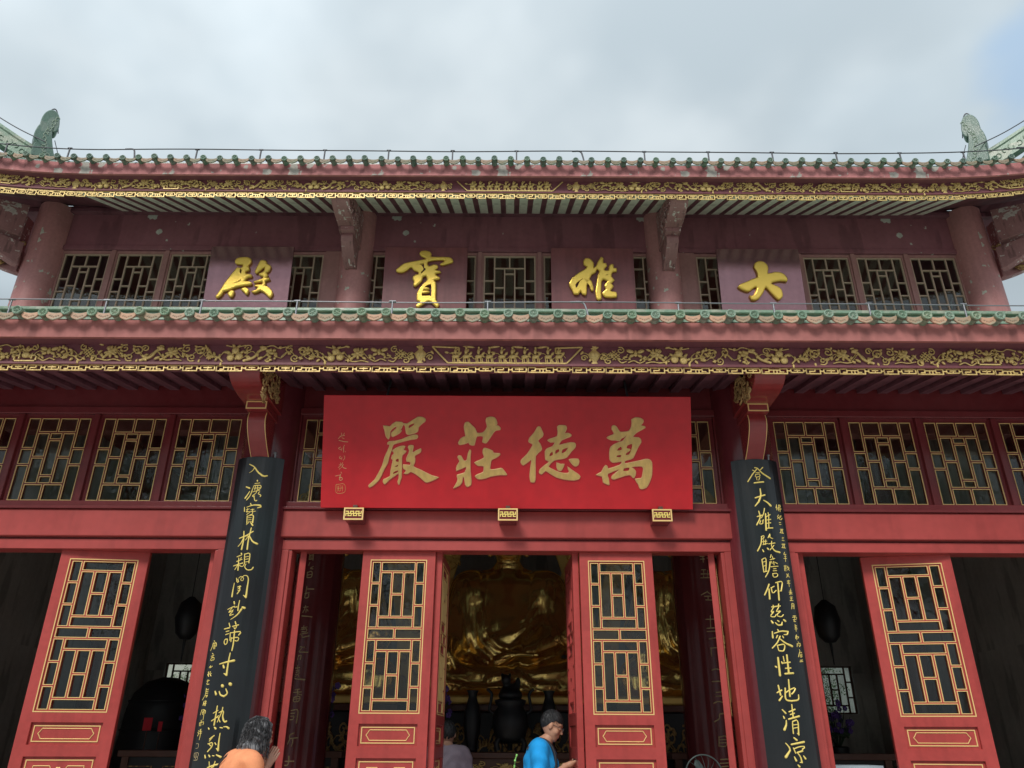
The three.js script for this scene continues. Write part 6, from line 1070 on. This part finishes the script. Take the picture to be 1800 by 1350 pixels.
const hairMat = (a, b, k) => new THREE.MeshPhysicalMaterial({ map: texture(256, 0.25, (u, v) => { const n = fbm(u * 46, v * 6, 46, 4, k), m = smooth(0.42, 0.66, n); return a.map((x, i) => lerp(x, b[i], m)); }), roughness: 0.58, bumpMap: texture(256, 0.25, (u, v) => fbm(u * 60, v * 7, 60, 3, k + 5), false), bumpScale: 0.006 });
const shortHair = (x, y, z) => { let d = ellipsoid(x, y, z, [0, 0.032, -0.018], [0.084, 0.106, 0.104]); d += 0.0035 * Math.sin(x * 150 + y * 60) * Math.sin(z * 120 + y * 90); return Math.max(d, -(y - 0.052 + Math.max(0, z - 0.02) * 0.2 + (z < 0.02 ? (0.02 - z) * 1.15 : 0)) , -(ellipsoid(x, y, z, [0, 0.015, -0.012], [0.068, 0.092, 0.09]))); };
{ // praying woman in orange, back to the court
  const bob = (x, y, z) => {
    let d = ellipsoid(x, y, z, [0, 0.03, -0.02], [0.094, 0.108, 0.11]); d = smin(d, ellipsoid(x, y, z, [0, -0.07, -0.05], [0.105, 0.085, 0.085]), 0.05); d = smin(d, ellipsoid(x, y, z, [0, -0.115, -0.075], [0.1, 0.045, 0.07]), 0.03);
    d += 0.0075 * Math.sin(y * 75 + Math.sin(x * 32) * 2.2) * Math.sin(x * 58 + z * 46 + Math.sin(y * 26) * 2) + 0.006 * smooth(-0.02, -0.12, y) * Math.sin(x * 95 + z * 70);
    return Math.max(d, -ellipsoid(x, y, z, [0, -0.02, 0.085], [0.062, 0.1, 0.075]), -ellipsoid(x, y, z, [0, 0.01, -0.012], [0.066, 0.09, 0.088]));
  };
  const K = 1.64 / 1.72, w1 = [-0.03, 1.27, 0.27], w2 = [0.03, 1.27, 0.27], dir = [0, 0.85, 0.52];
  const p = makePerson({ label: 'person with wavy grey hair in an orange top praying with hands pressed together', height: 1.64, pos: [-2.06, 0.15, 1.02], turn: Math.PI - 0.82, lean: 0.26, headOut: 0.03, nod: 0.12, yaw: 0.1, build: 1.02, seed: 1, skin: skin(0.5, 0.27, 0.19), shirt: cloth(0.95, 0.36, 0.17, 401), trousers: cloth(0.04, 0.04, 0.05, 405), hairMat: hairMat([0.03, 0.03, 0.035], [0.19, 0.19, 0.2], 411), hair: bob, sleeve: 0.8, strands: { n: 420, make: (r) => {
      const a = Math.PI * (0.55 + r() * 1.9) - 0.72, k = 0.6 + r() * 0.4, pts = [], wave = r() * 6, grey = 0.006 + r() * 0.008;
      for (let j = 0; j <= 6; j++) { const t = j / 6, y = lerp(0.137, -0.15 - r() * 0.004, t * k), w = Math.sqrt(Math.max(0.02, 1 - Math.pow(Math.max(0, y - 0.02) / 0.12, 2))), out = 0.1 * w + smooth(0.0, -0.14, y) * 0.012 + Math.sin(y * 62 + wave) * grey; pts.push(V3(Math.cos(a) * out * 0.98, y, -0.03 + Math.sin(a) * out * 1.06)); }
      return tube(pts, 0.0016, 9, 3); } },
    arms: [[[-0.24, 1.06, 0.12], w1], [[0.24, 1.06, 0.12], w2]], hands: [[[-0.018, 1.27, 0.275], dir, [1, 0, 0], -1, 0.02], [[0.018, 1.27, 0.275], dir, [-1, 0, 0], 1, 0.02]] });
  const { L } = p, strap = [];
  for (const [x, y, z] of [[0.02, 1.25, 0.16], [0.05, 1.39, 0.1], [0.075, 1.492, -0.02], [0.095, 1.45, -0.115], [0.13, 1.34, -0.16], [0.165, 1.18, -0.152], [0.185, 1.0, -0.13]]) strap.push(V3(...L(x, y, z)));
  part('bag_strap', tube(strap, 0.0065, 40, 6), M.ink, p.g);
}
{ // man in blue with a phone, standing in the doorway, seen from the side
  const w1 = [-0.1, 1.26, 0.27], w2 = [0.13, 1.23, 0.22];
  const p = makePerson({ label: 'person in a bright blue t-shirt and glasses looking down at a phone', height: 1.735, pos: [0.3, 0.162, -0.4], turn: Math.PI / 2 - 0.1, lean: 0.12, headOut: 0.045, nod: 0.42, build: 1.12, seed: 3, skin: skin(0.52, 0.27, 0.17), shirt: cloth(0.01, 0.36, 0.85, 421), trousers: cloth(0.05, 0.055, 0.07, 425), hairMat: hairMat([0.008, 0.008, 0.01], [0.025, 0.026, 0.03], 431), hair: shortHair, sleeve: 0.82, strands: { n: 520, make: (r) => { const a = r() * 6.283, up = Math.acos(r() * 0.98), n = [Math.sin(up) * Math.cos(a), Math.cos(up), Math.sin(up) * Math.sin(a)], c = [n[0] * 0.082, 0.034 + n[1] * 0.103, -0.018 + n[2] * 0.101]; return rod(c, [c[0] + n[0] * 0.012 + (r() - 0.5) * 0.018, c[1] + n[1] * 0.012 - 0.006 + (r() - 0.5) * 0.012, c[2] + n[2] * 0.01 + 0.008], 0.0018, 3, 0.0006); } },
    arms: [[[-0.25, 1.1, 0.03], w1], [[0.25, 1.1, 0.03], w2]], hands: [[[-0.1, 1.262, 0.275], [0.3, 0.22, 0.9], [0.5, 0.6, -0.2], 1, 0.55], [[0.13, 1.232, 0.225], [-0.5, 0.25, 0.8], [-0.6, 0.6, 0], -1, 0.5]] });
  const { g, head, hm, L } = p, H = (x, y, z) => { const v = V3(x, y, z).applyMatrix4(hm); return [v.x + head[0], v.y + head[1], v.z + head[2]]; };
  const gl = []; for (const s of [-1, 1]) { gl.push(rod(H(s * 0.082, 0.012, -0.01), H(s * 0.066, 0.01, 0.105), 0.0025, 5)); const ringPts = []; for (let k = 0; k < 12; k++) ringPts.push(V3(...H(s * 0.036 + Math.cos(k * 0.5236) * 0.026, 0.002 + Math.sin(k * 0.5236) * 0.019, 0.112))); gl.push(tube(ringPts, 0.0022, 24, 5, true)); } gl.push(rod(H(-0.011, 0.006, 0.113), H(0.011, 0.006, 0.113), 0.002, 5));
  part('glasses', gl, M.wire, g);
  // rucksack, worn
  const pack = thing('rucksack', 'black rucksack with bright green cord lacing worn by the person in blue', 'rucksack', [0.3, 0.162, -0.4], Math.PI / 2 - 0.1);
  const pf = (x, y, z) => Math.max(ellipsoid(x, y, z, L(0, 1.16, -0.185), [0.15, 0.24, 0.075]), -(z + 0.138 - (y - 0.95) * 0.12));
  part('bag', uvAll(surface(pf, [-0.2, 0.85, -0.4], [0.2, 1.48, -0.05], 0.012)), cloth(0.03, 0.035, 0.05, 461), pack);
  for (const s of [-1, 1]) part('strap', tube([L(s * 0.1, 1.38, -0.14), L(s * 0.105, 1.468, -0.04), L(s * 0.105, 1.43, 0.06), L(s * 0.115, 1.3, 0.128), L(s * 0.13, 1.12, 0.11), L(s * 0.15, 1.0, -0.03)].map((v) => V3(...v)), 0.014, 30, 8), M.ink, pack);
  const lime = new THREE.MeshStandardMaterial({ color: new THREE.Color(0.35, 0.75, 0.2), roughness: 0.5 }), zig = [];
  for (let i = 0; i < 9; i++) zig.push(V3(...L((i % 2 ? 0.06 : 0.12), 1.33 - i * 0.045, -0.25 - Math.sin(i * 0.4) * 0.012)));
  part('cord', [tube(zig, 0.006, 60, 5), ...zig.map((v) => blob(v.x, v.y, v.z, 0.012, 0.012, 0.012, 0, 6))], lime, pack);
  const phone = single('mobile_phone', box(-0.037, 0.037, -0.078, 0.078, -0.004, 0.004, 0.003), M.black, 'dark mobile phone held by the person in blue', 'phone');
  const pw = V3(0.02, 1.345, 0.385).applyAxisAngle(V3(0, 1, 0), Math.PI / 2 - 0.1).add(V3(0.3, 0.162, -0.4)); phone.position.copy(pw); phone.rotation.set(0, Math.PI / 2 - 0.1, 0); phone.rotateX(0.95);
}
{ // visitor inside, back turned
  makePerson({ label: 'person in a pale mauve t-shirt standing inside with back turned', height: 1.66, pos: [-0.62, 0.162, -1.5], turn: Math.PI + 0.1, lean: 0.05, nod: 0.1, seed: 6, build: 1.05, skin: skin(0.42, 0.23, 0.16), shirt: cloth(0.3, 0.24, 0.3, 441), trousers: cloth(0.05, 0.05, 0.06, 445), hairMat: hairMat([0.01, 0.01, 0.012], [0.03, 0.03, 0.035], 451), hair: shortHair, sleeve: 0.8,
    arms: [[[-0.25, 1.08, 0.0], [-0.2, 0.92, 0.16]], [[0.25, 1.08, 0.0], [0.24, 0.84, 0.08]]], hands: [[[-0.2, 0.915, 0.165], [0.3, -0.5, 0.8], [0.8, 0.2, -0.2], 1, 0.3], [[0.24, 0.835, 0.085], [0, -1, 0.15], [-1, 0, 0], -1, 0.3]] });
}

// ---------------------------------------------------------------- the court behind the photographer: trees mirrored in the panes
{
  const bark = paint([0.11, 0.085, 0.065], { roughness: 0.9, k: 461, bump: 0.02 });
  const leafTex = texture(128, 1, (u, v) => { const n = fbm(u * 6, v * 6, 6, 4, 471); return [lerp(0.04, 0.09, n), lerp(0.09, 0.16, n), lerp(0.025, 0.04, n)]; });
  const leafMat = new THREE.MeshPhysicalMaterial({ map: leafTex, roughness: 0.6, transmission: 0.25, thickness: 0, side: THREE.DoubleSide });
  function crownAndLimbs(seed, H) {
    const q = mulberry(seed), limbs = [], tips = [];
    limbs.push(rod([0, 0, 0], [0.15, H * 0.3, 0.1], 0.38, 12, 0.28), rod([0.15, H * 0.29, 0.1], [0, H * 0.55, 0], 0.29, 10, 0.18), rod([0, H * 0.54, 0], [0.2, H * 0.8, -0.1], 0.18, 8, 0.08));
    for (let i = 0; i < 26; i++) { const t = 0.28 + q() * 0.55, a = q() * 6.283, L = (0.2 + q() * 0.2) * H * (1.15 - t * 0.7), b = [Math.cos(a) * L, H * t + L * (0.25 + q() * 0.5), Math.sin(a) * L]; limbs.push(rod([0.05, H * t, 0], b, 0.1, 6, 0.025)); tips.push(b); for (let k = 0; k < 3; k++) { const c = add(b, [(q() - 0.5) * 2.4, (q() - 0.2) * 1.6, (q() - 0.5) * 2.4]); limbs.push(rod(mixv([0, H * t, 0], b, 0.7), c, 0.04, 5, 0.012)); tips.push(c); } }
    const pos = [], n = V3(), ax = V3();
    for (const t of tips) for (let i = 0; i < 95; i++) {
      const r = 1.25 * Math.cbrt(q()), a = q() * 6.283, b = Math.acos(2 * q() - 1), c = [t[0] + Math.sin(b) * Math.cos(a) * r, t[1] + Math.cos(b) * r * 0.6, t[2] + Math.sin(b) * Math.sin(a) * r], s = 0.055 + q() * 0.06;
      ax.set(q() - 0.5, q() - 0.5, q() - 0.5).normalize(); n.set(q() - 0.5, (q() - 0.5) * 0.5, q() - 0.5).cross(ax).normalize();
      const A = [c[0] - ax.x * s, c[1] - ax.y * s, c[2] - ax.z * s], C = [c[0] + ax.x * s, c[1] + ax.y * s, c[2] + ax.z * s], B = [c[0] + n.x * s * 0.5, c[1] + n.y * s * 0.5, c[2] + n.z * s * 0.5], D = [c[0] - n.x * s * 0.5, c[1] - n.y * s * 0.5, c[2] - n.z * s * 0.5];
      pos.push(...A, ...B, ...C, ...A, ...C, ...D);
    }
    const g = new THREE.BufferGeometry(); g.setAttribute('position', new THREE.BufferAttribute(new Float32Array(pos), 3)); g.computeVertexNormals();
    return [join(limbs), uvMetres(g)];
  }
  const kinds = [crownAndLimbs(3, 12), crownAndLimbs(8, 13.5)];
  [[-15, 22, 0, 1.05], [-7.5, 25, 1, 1], [0.5, 27, 0, 1.1], [8, 24, 1, 0.95], [15.5, 22, 0, 1]].forEach(([x, z, k, s], i) => {
    const t = thing('courtyard_tree', 'leafy courtyard tree mirrored in the window panes', 'tree', [x, 0, z], i * 1.3, 'courtyard trees facing the hall'); t.scale.setScalar(s);
    part('trunk', kinds[k][0], bark, t); part('crown', kinds[k][1], leafMat, t);
  });
  single('added_rear_wall', [box(-14, 14, 0, 4.6, -15.2, -15, 0.02), box(-14.1, 14.1, 4.6, 4.75, -15.3, -14.9, 0.02)], M.plaster, 'added weathered pale wall that dims the daylight in the back windows', 'wall');  // wall added behind the hall to cut the daylight in its back windows
  // greenery behind the hall, seen through the back windows, before the added dimming wall
  for (const [x, z] of [[-6.9, -13], [6.9, -13.2]]) { const t = thing('rear_tree', x < 0 ? 'small tree outside the back windows behind the dark bell' : 'small tree outside the back windows behind the counter', 'tree', [x, 0, z], 2, 'trees behind the hall'); t.scale.setScalar(0.32); part('trunk', kinds[0][0], bark, t); part('crown', kinds[0][1], leafMat, t); }
}



renderer.render(scene, camera);
